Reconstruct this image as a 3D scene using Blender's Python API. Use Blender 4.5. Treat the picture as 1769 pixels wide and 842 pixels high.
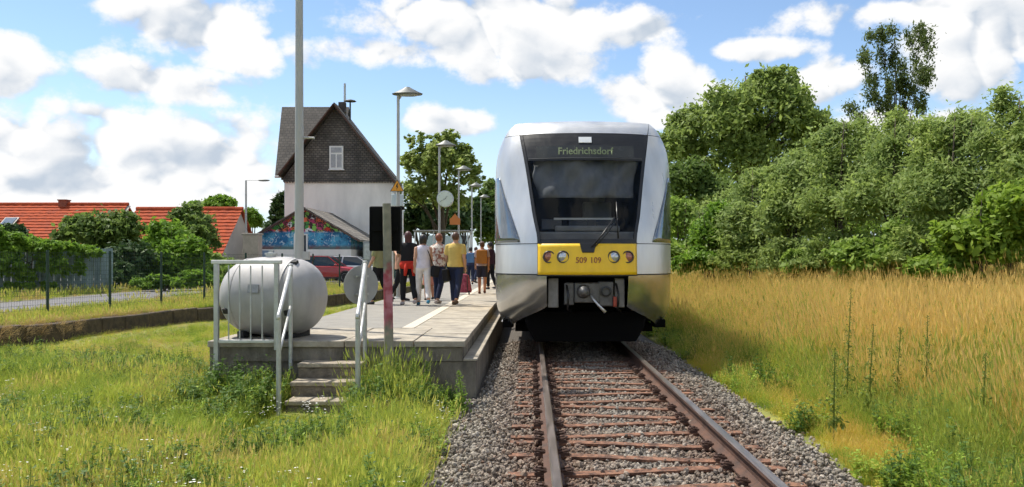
import bpy, bmesh, math, random
import numpy as np
from mathutils import Vector, Matrix, Euler

for o in list(bpy.data.objects):
    bpy.data.objects.remove(o)
SC = bpy.context.scene
COL = SC.collection
R = math.radians
random.seed(7)
F, PX, PY, CZ = 1400.0, 917.0, 448.0, 1.51      # lens length in photo pixels, vanishing point of the track, eye height over the rail


def at(px, py, d):
    """point at distance d (metres along the track) that the photo shows at (px, py)"""
    return Vector(((px - PX) * d / F, d, CZ - (py - PY) * d / F))


def atz(px, py, z):
    return at(px, py, F * (CZ - z) / (py - PY))


# ------------------------------------------------------------------ camera
cd = bpy.data.cameras.new('camera')
cam = bpy.data.objects.new('camera', cd)
COL.objects.link(cam)
cam.location = (0, 0, CZ)
cam.rotation_euler = (R(90), 0, 0)
cd.sensor_fit = 'HORIZONTAL'
cd.sensor_width = 36
cd.lens = 36 * F / 1769
cd.shift_x = -(PX - 884.5) / 1769
cd.shift_y = (PY - 421) / 1769
cd.clip_start = 0.1
cd.clip_end = 6000
SC.camera = cam

# ------------------------------------------------------------------ light
SUN_EL, SUN_AZ = R(61), R(-58)                   # azimuth from +Y towards +X
sun_dir = Vector((math.sin(SUN_AZ) * math.cos(SUN_EL), math.cos(SUN_AZ) * math.cos(SUN_EL), math.sin(SUN_EL)))
sd = bpy.data.lights.new('sun', 'SUN')
sd.energy = 4.1
sd.angle = R(0.53)
sd.color = (1.0, 0.94, 0.84)
sun = bpy.data.objects.new('sun', sd)
sun.rotation_euler = sun_dir.to_track_quat('Z', 'Y').to_euler()
sun.location = (-20, 30, 50)
COL.objects.link(sun)

SC.view_settings.view_transform = 'Standard'
SC.view_settings.look = 'None'
SC.view_settings.gamma = 1
SC.view_settings.exposure = 0.56
SC.view_settings.use_curve_mapping = False
SC.cycles.max_bounces = 4
SC.cycles.use_adaptive_sampling = True
SC.cycles.adaptive_threshold = 0.03
SC.cycles.adaptive_min_samples = 16
SC.cycles.diffuse_bounces = 2
SC.cycles.glossy_bounces = 3
SC.cycles.transmission_bounces = 4
SC.cycles.transparent_max_bounces = 6
SC.cycles.caustics_reflective = False
SC.cycles.caustics_refractive = False


def build_world():
    w = bpy.data.worlds.new('World')
    SC.world = w
    w.use_nodes = True
    nt = w.node_tree
    N, L = nt.nodes, nt.links
    N.clear()

    def nd(t, **k):
        n = N.new(t)
        for a, b in k.items():
            setattr(n, a, b)
        return n

    def mth(op, a, b=None, c=None, clamp=False):
        n = nd('ShaderNodeMath', operation=op, use_clamp=clamp)
        for i, v in enumerate((a, b, c)):
            if v is None:
                continue
            if isinstance(v, (int, float)):
                n.inputs[i].default_value = v
            else:
                L.new(v, n.inputs[i])
        return n.outputs[0]

    def vm(op, a, b=None):
        n = nd('ShaderNodeVectorMath', operation=op)
        for i, v in enumerate((a, b)):
            if v is None:
                continue
            if isinstance(v, (tuple, list)):
                n.inputs[i].default_value = v
            else:
                L.new(v, n.inputs[i])
        return n.outputs['Value' if op in ('LENGTH', 'DOT_PRODUCT') else 'Vector']

    def ss(v, lo, hi, a=0.0, b=1.0):
        n = nd('ShaderNodeMapRange', interpolation_type='SMOOTHSTEP')
        L.new(v, n.inputs[0])
        for i, x in enumerate((lo, hi, a, b)):
            n.inputs[i + 1].default_value = x
        return n.outputs[0]

    def noise(vec, scale, detail=8, rough=0.6, dist=0.0):
        n = nd('ShaderNodeTexNoise')
        n.inputs['Scale'].default_value = scale
        n.inputs['Detail'].default_value = detail
        n.inputs['Roughness'].default_value = rough
        n.inputs['Distortion'].default_value = dist
        L.new(vec, n.inputs['Vector'])
        return n.outputs['Fac']

    tc = nd('ShaderNodeTexCoord')
    d = vm('NORMALIZE', tc.outputs['Generated'])
    sp = nd('ShaderNodeSeparateXYZ')
    L.new(d, sp.inputs[0])
    az = mth('ARCTAN2', sp.outputs[0], sp.outputs[1])
    el = mth('ARCSINE', sp.outputs[2])
    cb = nd('ShaderNodeCombineXYZ')
    L.new(az, cb.inputs[0])
    L.new(el, cb.inputs[1])
    ae = cb.outputs[0]
    # cumulus banks by azimuth / elevation (photo pixel centre, half sizes, strength)
    blobs = [(335, 42, 130, 62, 1.05), (420, 95, 110, 38, .9), (270, 142, 185, 40, .9), (15, 110, 48, 55, .8),
             (75, 258, 115, 72, .9), (330, 262, 200, 72, 1.05), (200, 322, 340, 44, .95), (170, 195, 110, 36, .6),
             (840, 40, 240, 78, 1.1), (690, 88, 125, 30, .8), (910, 115, 130, 40, .8), (1110, 50, 100, 34, .75),
             (765, 212, 85, 32, .85), (1150, 160, 105, 62, 1.0), (1305, 90, 95, 18, .7),
             (1430, 140, 70, 38, .85), (1700, 85, 115, 95, 1.05), (1600, 12, 200, 28, .8),
             (1640, 215, 130, 30, .7), (620, 335, 180, 34, .6)]
    acc = None
    for (px, py, rx, ry, am) in blobs:
        a = math.atan((px - PX) / F)
        e = math.atan((PY - py) / F * math.cos(a))
        n = nd('ShaderNodeVectorMath', operation='MULTIPLY_ADD')
        sx, sy = F / (rx * 1.3), F / (ry * 1.3)
        L.new(ae, n.inputs[0])
        n.inputs[1].default_value = (sx, sy, 0)
        n.inputs[2].default_value = (-a * sx, -e * sy, 0)
        g = mth('MULTIPLY_ADD', vm('LENGTH', n.outputs[0]), -am * 1.6, am * 1.30)
        acc = g if acc is None else mth('MAXIMUM', acc, g)
    acc = mth('MAXIMUM', acc, -0.9)
    st = vm('MULTIPLY', d, (1, 1, 1.35))

    def billow(vec, detail):
        """rounded cumulus lumps: an inverted ridged noise"""
        n = nd('ShaderNodeTexNoise', noise_type='RIDGED_MULTIFRACTAL', normalize=False)
        n.inputs['Scale'].default_value = 9.5
        n.inputs['Detail'].default_value = detail
        n.inputs['Roughness'].default_value = 0.60
        n.inputs['Lacunarity'].default_value = 2.15
        n.inputs['Offset'].default_value = 1.0
        n.inputs['Gain'].default_value = 0.9
        L.new(vec, n.inputs['Vector'])
        return mth('SUBTRACT', 1.05, n.outputs['Fac'])
    n = nd('ShaderNodeTexNoise')                # small wisps that fray the lumps
    n.inputs['Scale'].default_value = 16
    n.inputs['Detail'].default_value = 5
    n.inputs['Roughness'].default_value = 0.66
    L.new(st, n.inputs['Vector'])
    wisp = mth('SUBTRACT', n.outputs['Fac'], 0.5)
    f1 = billow(st, 4)
    f2 = billow(vm('ADD', st, (-0.010, 0.0, 0.020)), 3)
    # the same kind of cloud elsewhere in the sky, away from the banks in view
    low = noise(st, 3.2, 1, 0.5)
    low = mth('MULTIPLY', mth('SUBTRACT', low, 0.47), 7.0)
    fr = mth('MAXIMUM', ss(mth('ABSOLUTE', az), 0.62, 0.85), ss(el, 0.33, 0.5))
    acc = mth('MAXIMUM', acc, mth('ADD', low, mth('MULTIPLY', mth('SUBTRACT', fr, 1.0), 6.0)))
    dens = mth('ADD', mth('MULTIPLY_ADD', f1, 0.62, acc), mth('MULTIPLY', wisp, 1.9))
    alpha = ss(dens, -0.08, 0.52)
    thin = ss(el, 0.0, 0.22, 0.80, 0.0)       # milky air towards the horizon
    relief = mth('MULTIPLY_ADD', mth('SUBTRACT', f1, f2), 0.50, mth('MULTIPLY', wisp, 0.55))
    thick = ss(dens, 0.5, 1.7)
    lum = mth('SUBTRACT', mth('ADD', 0.93, relief), mth('MULTIPLY', thick, 0.12))
    lum = mth('MINIMUM', mth('MAXIMUM', lum, 0.56), 1.0)
    mixc = nd('ShaderNodeMix', data_type='RGBA')
    L.new(ss(lum, 0.56, 1.0), mixc.inputs[0])
    mixc.inputs[6].default_value = (0.50, 0.57, 0.66, 1)
    mixc.inputs[7].default_value = (0.90, 0.90, 0.90, 1)
    sky = nd('ShaderNodeTexSky', sky_type='NISHITA')
    sky.sun_disc = False
    sky.sun_elevation = SUN_EL
    sky.sun_rotation = SUN_AZ
    sky.altitude = 200
    sky.air_density = 1.0
    sky.dust_density = 0.1
    sky.ozone_density = 2.2
    b1 = nd('ShaderNodeBackground')
    milk = nd('ShaderNodeMix', data_type='RGBA')
    L.new(thin, milk.inputs[0])
    L.new(sky.outputs[0], milk.inputs[6])
    milk.inputs[7].default_value = (4.3, 5.2, 6.0, 1)
    L.new(milk.outputs[2], b1.inputs[0])
    b1.inputs[1].default_value = 0.118
    b2 = nd('ShaderNodeBackground')
    L.new(mixc.outputs[2], b2.inputs[0])
    b2.inputs[1].default_value = 0.77
    ms = nd('ShaderNodeMixShader')
    L.new(alpha, ms.inputs[0])
    L.new(b1.outputs[0], ms.inputs[1])
    L.new(b2.outputs[0], ms.inputs[2])
    out = nd('ShaderNodeOutputWorld')
    L.new(ms.outputs[0], out.inputs[0])
    w.cycles.sampling_method = 'NONE'


build_world()

# ------------------------------------------------------------------ materials
MATS = {}


def nodes_of(name):
    m = bpy.data.materials.new(name)
    m.use_nodes = True
    nt = m.node_tree
    nt.nodes.clear()
    out = nt.nodes.new('ShaderNodeOutputMaterial')
    return m, nt, nt.nodes, nt.links, out


def rgba(c):
    return (c[0], c[1], c[2], 1)


def M(name, col, rough=.7, metal=0.0, var=.22, scale=4.0, bump=0.0, bscale=30.0, spec=.5, col2=None, lo=.3, hi=.7, coat=0.0, stretch=(1, 1, 1), obj=False):
    """procedural paint/stone/metal: noise between two tones, fine bump"""
    if name in MATS:
        return MATS[name]
    m, nt, N, L, out = nodes_of(name)
    b = N.new('ShaderNodeBsdfPrincipled')
    L.new(b.outputs[0], out.inputs[0])
    b.inputs['Metallic'].default_value = metal
    b.inputs['Specular IOR Level'].default_value = spec
    b.inputs['Coat Weight'].default_value = coat
    if obj:
        tc = N.new('ShaderNodeTexCoord')
        src = tc.outputs['Object']
    else:
        g = N.new('ShaderNodeNewGeometry')
        src = g.outputs['Position']
    mp = N.new('ShaderNodeMapping')
    mp.inputs['Scale'].default_value = stretch
    L.new(src, mp.inputs[0])
    n = N.new('ShaderNodeTexNoise')
    n.inputs['Scale'].default_value = scale
    n.inputs['Detail'].default_value = 8
    n.inputs['Roughness'].default_value = .62
    L.new(mp.outputs[0], n.inputs['Vector'])
    cr = N.new('ShaderNodeValToRGB')
    c1 = tuple(max(0, c * (1 - var)) for c in col)
    c2 = col2 or tuple(min(1, c * (1 + var)) for c in col)
    cr.color_ramp.elements[0].position = lo
    cr.color_ramp.elements[0].color = rgba(c1)
    cr.color_ramp.elements[1].position = hi
    cr.color_ramp.elements[1].color = rgba(c2)
    L.new(n.outputs['Fac'], cr.inputs[0])
    L.new(cr.outputs[0], b.inputs['Base Color'])
    mr = N.new('ShaderNodeMapRange')
    L.new(n.outputs['Fac'], mr.inputs[0])
    mr.inputs[1].default_value = .3
    mr.inputs[2].default_value = .7
    mr.inputs[3].default_value = max(.03, rough * .8)
    mr.inputs[4].default_value = min(1, rough * 1.2)
    L.new(mr.outputs[0], b.inputs['Roughness'])
    if bump:
        n2 = N.new('ShaderNodeTexNoise')
        n2.inputs['Scale'].default_value = bscale
        n2.inputs['Detail'].default_value = 6
        L.new(mp.outputs[0], n2.inputs['Vector'])
        bp = N.new('ShaderNodeBump')
        bp.inputs['Strength'].default_value = bump
        bp.inputs['Distance'].default_value = .02
        L.new(n2.outputs['Fac'], bp.inputs['Height'])
        L.new(bp.outputs[0], b.inputs['Normal'])
    MATS[name] = m
    return m


def glass_mat(name, tint, mixv=.55, rough=.04):
    if name in MATS:
        return MATS[name]
    m, nt, N, L, out = nodes_of(name)
    tr = N.new('ShaderNodeBsdfTransparent')
    tr.inputs[0].default_value = rgba(tint)
    gl = N.new('ShaderNodeBsdfPrincipled')
    gl.inputs['Base Color'].default_value = (.012, .014, .017, 1)
    gl.inputs['Roughness'].default_value = rough
    gl.inputs['Specular IOR Level'].default_value = .6
    mx = N.new('ShaderNodeMixShader')
    mx.inputs[0].default_value = mixv
    L.new(tr.outputs[0], mx.inputs[1])
    L.new(gl.outputs[0], mx.inputs[2])
    L.new(mx.outputs[0], out.inputs[0])
    MATS[name] = m
    return m


def leaf_mat(name, c1, c2, transl=.35, patch=None, pscale=.25):
    """foliage: per-leaf tint between two greens, slow patches of a third, light passing through"""
    if name in MATS:
        return MATS[name]
    m, nt, N, L, out = nodes_of(name)
    a = N.new('ShaderNodeAttribute')
    a.attribute_name = 'tint'
    mx = N.new('ShaderNodeMix')
    mx.data_type = 'RGBA'
    mx.inputs[6].default_value = rgba(c1)
    mx.inputs[7].default_value = rgba(c2)
    L.new(a.outputs['Fac'], mx.inputs[0])
    col = mx.outputs[2]
    if patch:
        g = N.new('ShaderNodeNewGeometry')
        n = N.new('ShaderNodeTexNoise')
        n.inputs['Scale'].default_value = pscale
        n.inputs['Detail'].default_value = 3
        L.new(g.outputs['Position'], n.inputs['Vector'])
        mr = N.new('ShaderNodeMapRange')
        mr.inputs[1].default_value = .45
        mr.inputs[2].default_value = .62
        L.new(n.outputs['Fac'], mr.inputs[0])
        m2 = N.new('ShaderNodeMix')
        m2.data_type = 'RGBA'
        L.new(mr.outputs[0], m2.inputs[0])
        L.new(col, m2.inputs[6])
        m2.inputs[7].default_value = rgba(patch)
        col = m2.outputs[2]
    b = N.new('ShaderNodeBsdfPrincipled')
    b.inputs['Roughness'].default_value = .6
    b.inputs['Specular IOR Level'].default_value = .3
    t = N.new('ShaderNodeBsdfTranslucent')
    L.new(col, b.inputs['Base Color'])
    L.new(col, t.inputs[0])
    ms = N.new('ShaderNodeMixShader')
    ms.inputs[0].default_value = transl
    L.new(b.outputs[0], ms.inputs[1])
    L.new(t.outputs[0], ms.inputs[2])
    L.new(ms.outputs[0], out.inputs[0])
    MATS[name] = m
    return m


def grass_mat(name, stops, tip=None, tipmix=.6, pscale=.6, transl=.3):
    """blade colour: world-space patches over a list of tones, each tuft a little different; seed heads take their own tone"""
    if name in MATS:
        return MATS[name]
    m, nt, N, L, out = nodes_of(name)
    g = N.new('ShaderNodeNewGeometry')
    n = N.new('ShaderNodeTexNoise')
    n.inputs['Scale'].default_value = pscale
    n.inputs['Detail'].default_value = 6
    n.inputs['Roughness'].default_value = .6
    L.new(g.outputs['Position'], n.inputs['Vector'])
    oi = N.new('ShaderNodeObjectInfo')
    ma = N.new('ShaderNodeMath')
    ma.operation = 'MULTIPLY_ADD'
    L.new(oi.outputs['Random'], ma.inputs[0])
    ma.inputs[1].default_value = .3
    ma.inputs[2].default_value = -.15
    ad = N.new('ShaderNodeMath')
    L.new(n.outputs['Fac'], ad.inputs[0])
    L.new(ma.outputs[0], ad.inputs[1])
    cr = N.new('ShaderNodeValToRGB')
    els = cr.color_ramp.elements
    while len(els) < len(stops):
        els.new(.5)
    for e, (p, c) in zip(els, stops):
        e.position = p
        e.color = rgba(c)
    L.new(ad.outputs[0], cr.inputs[0])
    col = cr.outputs[0]
    if tip:
        at_ = N.new('ShaderNodeAttribute')
        at_.attribute_name = 'h'
        mr = N.new('ShaderNodeMapRange')
        mr.inputs[1].default_value = .35
        mr.inputs[2].default_value = .9
        mr.inputs[4].default_value = tipmix
        L.new(at_.outputs['Fac'], mr.inputs[0])
        mx = N.new('ShaderNodeMix')
        mx.data_type = 'RGBA'
        L.new(mr.outputs[0], mx.inputs[0])
        L.new(col, mx.inputs[6])
        mx.inputs[7].default_value = rgba(tip)
        col = mx.outputs[2]
    b = N.new('ShaderNodeBsdfPrincipled')
    b.inputs['Roughness'].default_value = .65
    b.inputs['Specular IOR Level'].default_value = .25
    t = N.new('ShaderNodeBsdfTranslucent')
    L.new(col, b.inputs['Base Color'])
    L.new(col, t.inputs[0])
    ms = N.new('ShaderNodeMixShader')
    ms.inputs[0].default_value = transl
    L.new(b.outputs[0], ms.inputs[1])
    L.new(t.outputs[0], ms.inputs[2])
    L.new(ms.outputs[0], out.inputs[0])
    MATS[name] = m
    return m


def course_mat(name, c1, c2, mortar, sx, sz, rough=.75, bump=.5, squash_axis='XZ'):
    """small slates / tiles too far off to model one by one"""
    if name in MATS:
        return MATS[name]
    m, nt, N, L, out = nodes_of(name)
    g = N.new('ShaderNodeTexCoord')
    sp = N.new('ShaderNodeSeparateXYZ')
    L.new(g.outputs['Object'], sp.inputs[0])
    cb = N.new('ShaderNodeCombineXYZ')
    L.new(sp.outputs['XYZ'.index(squash_axis[0])], cb.inputs[0])
    L.new(sp.outputs['XYZ'.index(squash_axis[1])], cb.inputs[1])
    br = N.new('ShaderNodeTexBrick')
    br.inputs['Scale'].default_value = 1
    br.inputs['Brick Width'].default_value = sx
    br.inputs['Row Height'].default_value = sz
    br.inputs['Mortar Size'].default_value = .025
    br.inputs['Color1'].default_value = rgba(c1)
    br.inputs['Color2'].default_value = rgba(c2)
    br.inputs['Mortar'].default_value = rgba(mortar)
    L.new(cb.outputs[0], br.inputs['Vector'])
    n = N.new('ShaderNodeTexNoise')
    n.inputs['Scale'].default_value = .9
    n.inputs['Detail'].default_value = 7
    L.new(g.outputs['Object'], n.inputs['Vector'])
    mr = N.new('ShaderNodeMapRange')
    mr.inputs[1].default_value = .3
    mr.inputs[2].default_value = .7
    mr.inputs[3].default_value = .6
    mr.inputs[4].default_value = 1.35
    L.new(n.outputs['Fac'], mr.inputs[0])
    mx = N.new('ShaderNodeMix')
    mx.data_type = 'RGBA'
    mx.blend_type = 'MULTIPLY'
    mx.inputs[0].default_value = 1
    L.new(br.outputs['Color'], mx.inputs[6])
    L.new(mr.outputs[0], mx.inputs[7])
    b = N.new('ShaderNodeBsdfPrincipled')
    b.inputs['Roughness'].default_value = rough
    L.new(mx.outputs[2], b.inputs['Base Color'])
    bp = N.new('ShaderNodeBump')
    bp.inputs['Strength'].default_value = bump
    bp.inputs['Distance'].default_value = .03
    bp.invert = True
    L.new(br.outputs['Fac'], bp.inputs['Height'])
    L.new(bp.outputs[0], b.inputs['Normal'])
    L.new(b.outputs[0], out.inputs[0])
    MATS[name] = m
    return m


# ------------------------------------------------------------------ mesh helpers
def link(o, parent=None):
    COL.objects.link(o)
    if parent is not None:
        o.parent = parent
    return o


def tag(o, label, cat=None, group=None, kind=None):
    if label:
        o['label'] = label
    if cat:
        o['category'] = cat
    if group:
        o['group'] = group
    if kind:
        o['kind'] = kind
    return o


def empty(name, loc=(0, 0, 0), rz=0.0):
    o = bpy.data.objects.new(name, None)
    o.empty_display_size = .2
    o.location = loc
    o.rotation_euler = (0, 0, rz)
    return link(o)


class MB:
    """collects shapes; build() links them as one mesh object"""

    def __init__(s):
        s.v, s.f, s.mi = [], [], []
        s.cur = 0

    def add(s, vs, fs):
        o = len(s.v)
        s.v += [tuple(p) for p in vs]
        s.f += [tuple(i + o for i in f) for f in fs]
        s.mi += [s.cur] * len(fs)
        return s

    def box(s, x0, x1, y0, y1, z0, z1):
        vs = [(x0, y0, z0), (x1, y0, z0), (x1, y1, z0), (x0, y1, z0), (x0, y0, z1), (x1, y0, z1), (x1, y1, z1), (x0, y1, z1)]
        return s.add(vs, [(0, 3, 2, 1), (4, 5, 6, 7), (0, 1, 5, 4), (1, 2, 6, 5), (2, 3, 7, 6), (3, 0, 4, 7)])

    def obox(s, c, size, rot):
        """box with centre, full size and Euler/Matrix rotation"""
        m = rot if isinstance(rot, Matrix) else Euler(rot).to_matrix()
        c = Vector(c)
        h = [k / 2 for k in size]
        vs = [c + m @ Vector((a * h[0], b * h[1], k * h[2])) for k in (-1, 1) for a, b in ((-1, -1), (1, -1), (1, 1), (-1, 1))]
        return s.add(vs, [(0, 3, 2, 1), (4, 5, 6, 7), (0, 1, 5, 4), (1, 2, 6, 5), (2, 3, 7, 6), (3, 0, 4, 7)])

    def beam(s, a, b, w, h, up=(0, 0, 1)):
        """rectangular bar from a to b"""
        a, b = Vector(a), Vector(b)
        z = (b - a).normalized()
        x = z.cross(Vector(up))
        x = x.normalized() if x.length > 1e-6 else Vector((1, 0, 0))
        y = x.cross(z)
        vs = [p + x * (i * w / 2) + y * (j * h / 2) for p in (a, b) for i, j in ((-1, -1), (1, -1), (1, 1), (-1, 1))]
        return s.add(vs, [(0, 1, 2, 3), (7, 6, 5, 4), (0, 4, 5, 1), (1, 5, 6, 2), (2, 6, 7, 3), (3, 7, 4, 0)])

    def tube(s, pts, rad, n=8, cap=True, flat=None):
        pts = [Vector(p) for p in pts]
        if isinstance(rad, (int, float)):
            rad = [rad] * len(pts)
        rings = []
        prev = None
        for i, p in enumerate(pts):
            t = (pts[min(i + 1, len(pts) - 1)] - pts[max(i - 1, 0)])
            t = t.normalized() if t.length > 1e-9 else Vector((0, 0, 1))
            ref = Vector((0, 0, 1)) if abs(t.z) < .95 else Vector((0, 1, 0))
            x = t.cross(ref).normalized() if prev is None else (prev - t * prev.dot(t))
            if x.length < 1e-6:
                x = t.cross(ref)
            x.normalize()
            prev = x
            y = t.cross(x)
            fl = flat[i] if flat else 1.0
            rings.append([p + (x * math.cos(2 * math.pi * k / n) + y * math.sin(2 * math.pi * k / n) * fl) * rad[i] for k in range(n)])
        vs = [p for r in rings for p in r]
        fs = [(i * n + k, i * n + (k + 1) % n, (i + 1) * n + (k + 1) % n, (i + 1) * n + k) for i in range(len(pts) - 1) for k in range(n)]
        if cap:
            fs += [tuple(reversed(range(n))), tuple(range((len(pts) - 1) * n, len(pts) * n))]
        return s.add(vs, fs)

    def lathe(s, prof, origin=(0, 0, 0), axis='Z', n=24, cap=True):
        """prof: list of (radius, along)"""
        o = Vector(origin)
        ax = {'Z': (Vector((1, 0, 0)), Vector((0, 1, 0)), Vector((0, 0, 1))), 'Y': (Vector((0, 0, 1)), Vector((1, 0, 0)), Vector((0, 1, 0))),
              'X': (Vector((0, 1, 0)), Vector((0, 0, 1)), Vector((1, 0, 0)))}[axis]
        vs = [o + (ax[0] * math.cos(2 * math.pi * k / n) + ax[1] * math.sin(2 * math.pi * k / n)) * r + ax[2] * h for r, h in prof for k in range(n)]
        fs = [(i * n + k, i * n + (k + 1) % n, (i + 1) * n + (k + 1) % n, (i + 1) * n + k) for i in range(len(prof) - 1) for k in range(n)]
        if cap:
            fs += [tuple(reversed(range(n))), tuple(range((len(prof) - 1) * n, len(prof) * n))]
        return s.add(vs, fs)

    def rings(s, rr, n=16, cap=True):
        """rr: list of (centre, rx, ry) horizontal ellipses"""
        vs = [(c[0] + rx * math.cos(2 * math.pi * k / n), c[1] + ry * math.sin(2 * math.pi * k / n), c[2]) for c, rx, ry in rr for k in range(n)]
        fs = [(i * n + k, i * n + (k + 1) % n, (i + 1) * n + (k + 1) % n, (i + 1) * n + k) for i in range(len(rr) - 1) for k in range(n)]
        if cap:
            fs += [tuple(reversed(range(n))), tuple(range((len(rr) - 1) * n, len(rr) * n))]
        return s.add(vs, fs)

    def ell(s, c, r, n=12, m=8, rot=None):
        c = Vector(c)
        mt = Euler(rot).to_matrix() if rot else Matrix.Identity(3)
        vs = []
        for i in range(m + 1):
            a = math.pi * i / m
            for k in range(n):
                b = 2 * math.pi * k / n
                vs.append(c + mt @ Vector((r[0] * math.sin(a) * math.cos(b), r[1] * math.sin(a) * math.sin(b), -r[2] * math.cos(a))))
        fs = [(i * n + k, i * n + (k + 1) % n, (i + 1) * n + (k + 1) % n, (i + 1) * n + k) for i in range(m) for k in range(n)]
        return s.add(vs, fs)

    def prism(s, outline, off):
        """outline: planar 3D points; extruded by the vector off"""
        n = len(outline)
        a = [Vector(p) for p in outline]
        off = Vector(off)
        vs = a + [p + off for p in a]
        fs = [tuple(reversed(range(n))), tuple(range(n, 2 * n))] + [(i, (i + 1) % n, n + (i + 1) % n, n + i) for i in range(n)]
        return s.add(vs, fs)

    def grid(s, rows):
        """rows of points -> quads"""
        n = len(rows[0])
        vs = [p for r in rows for p in r]
        fs = [(i * n + k, i * n + k + 1, (i + 1) * n + k + 1, (i + 1) * n + k) for i in range(len(rows) - 1) for k in range(n - 1)]
        return s.add(vs, fs)

    def build(s, name, mat, parent=None, smooth=False, bevel=0.0, seg=2, solid=0.0, loc=None, weld=False):
        me = bpy.data.meshes.new(name)
        me.from_pydata(s.v, [], s.f)
        for k in (mat if isinstance(mat, (list, tuple)) else [mat]):
            me.materials.append(k)
        if any(s.mi):
            me.polygons.foreach_set('material_index', s.mi)
        bm = bmesh.new()
        bm.from_mesh(me)
        if weld:
            bmesh.ops.remove_doubles(bm, verts=bm.verts, dist=1e-5)
        if not solid:
            bmesh.ops.recalc_face_normals(bm, faces=bm.faces)
        bm.to_mesh(me)
        bm.free()
        if smooth:
            me.polygons.foreach_set('use_smooth', [True] * len(me.polygons))
        me.update()
        o = bpy.data.objects.new(name, me)
        if loc is not None:
            o.location = loc
        link(o, parent)
        if solid:
            md = o.modifiers.new('thickness', 'SOLIDIFY')
            md.thickness = solid
            md.offset = -1
        if bevel:
            md = o.modifiers.new('bevel', 'BEVEL')
            md.width = bevel
            md.segments = seg
            md.limit_method = 'ANGLE'
            md.angle_limit = R(40)
        if smooth and smooth != 'all':
            try:
                me.set_sharp_from_angle(angle=R(42))
            except Exception:
                pass
        return o


def np_mesh(name, V, Fc, mat, attrs=None, smooth=False):
    """fast mesh from arrays: V (n,3), Fc (m,k)"""
    me = bpy.data.meshes.new(name)
    m, k = Fc.shape
    me.vertices.add(len(V))
    me.vertices.foreach_set('co', np.ascontiguousarray(V, dtype=np.float32).ravel())
    me.loops.add(m * k)
    me.loops.foreach_set('vertex_index', np.ascontiguousarray(Fc, dtype=np.int32).ravel())
    me.polygons.add(m)
    me.polygons.foreach_set('loop_start', np.arange(0, m * k, k, dtype=np.int32))
    if smooth:
        me.polygons.foreach_set('use_smooth', np.ones(m, dtype=bool))
    me.materials.append(mat)
    for an, (dom, arr) in (attrs or {}).items():
        a = me.attributes.new(an, 'FLOAT', dom)
        a.data.foreach_set('value', np.ascontiguousarray(arr, dtype=np.float32))
    me.update(calc_edges=True)
    me.validate()
    return me


def scatter(name, pts, rot, scl, idx, templates, parent=None):
    """one object that instances small template meshes on points (for what nobody could count)"""
    tc = bpy.data.collections.new(name + '_templates')
    for i, t in enumerate(templates):
        tc.objects.link(bpy.data.objects.new('%s_template_%02d' % (name, i), t))
    me = bpy.data.meshes.new(name)
    n = len(pts)
    me.vertices.add(n)
    me.vertices.foreach_set('co', np.asarray(pts, dtype=np.float32).ravel())
    a = me.attributes.new('rot', 'FLOAT_VECTOR', 'POINT')
    a.data.foreach_set('vector', np.asarray(rot, dtype=np.float32).ravel())
    a = me.attributes.new('scl', 'FLOAT', 'POINT')
    a.data.foreach_set('value', np.asarray(scl, dtype=np.float32))
    a = me.attributes.new('idx', 'INT', 'POINT')
    a.data.foreach_set('value', np.asarray(idx, dtype=np.int32))
    me.update()
    o = bpy.data.objects.new(name, me)
    link(o, parent)
    ng = bpy.data.node_groups.new(name + '_nodes', 'GeometryNodeTree')
    ng.interface.new_socket('Geometry', in_out='INPUT', socket_type='NodeSocketGeometry')
    ng.interface.new_socket('Geometry', in_out='OUTPUT', socket_type='NodeSocketGeometry')
    N, L = ng.nodes, ng.links
    gi, go = N.new('NodeGroupInput'), N.new('NodeGroupOutput')
    ip = N.new('GeometryNodeInstanceOnPoints')
    ci = N.new('GeometryNodeCollectionInfo')
    ci.inputs['Collection'].default_value = tc
    ci.inputs['Separate Children'].default_value = True
    ci.inputs['Reset Children'].default_value = True
    L.new(gi.outputs[0], ip.inputs['Points'])
    L.new(ci.outputs[0], ip.inputs['Instance'])
    ip.inputs['Pick Instance'].default_value = True

    def na(nm, ty):
        k = N.new('GeometryNodeInputNamedAttribute')
        k.data_type = ty
        k.inputs['Name'].default_value = nm
        return k.outputs['Attribute']
    L.new(na('idx', 'INT'), ip.inputs['Instance Index'])
    er = N.new('FunctionNodeEulerToRotation')
    L.new(na('rot', 'FLOAT_VECTOR'), er.inputs[0])
    L.new(er.outputs[0], ip.inputs['Rotation'])
    L.new(na('scl', 'FLOAT'), ip.inputs['Scale'])
    L.new(ip.outputs[0], go.inputs[0])
    md = o.modifiers.new('scatter', 'NODES')
    md.node_group = ng
    return o


def vnoise(x, y, s=1.0, seed=0):
    """cheap smooth value noise on arrays, about -1..1"""
    x = np.asarray(x, float) * s + seed * 17.31
    y = np.asarray(y, float) * s + seed * 9.77
    xi, yi = np.floor(x), np.floor(y)
    xf, yf = x - xi, y - yi
    u, v = xf * xf * (3 - 2 * xf), yf * yf * (3 - 2 * yf)

    def h(a, b):
        k = np.sin(a * 127.1 + b * 311.7) * 43758.5453
        return (k - np.floor(k)) * 2 - 1
    return (h(xi, yi) * (1 - u) + h(xi + 1, yi) * u) * (1 - v) + (h(xi, yi + 1) * (1 - u) + h(xi + 1, yi + 1) * u) * v

#==SETTING==
XC = 0.93                                        # track centre


def wall_x(y):
    """edge of the old loading platform on the left"""
    return np.interp(y, [-20, 15.5, 34.6, 42, 400], [-16.9, -10.15, -6.4, -5.6, -5.6])


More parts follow.
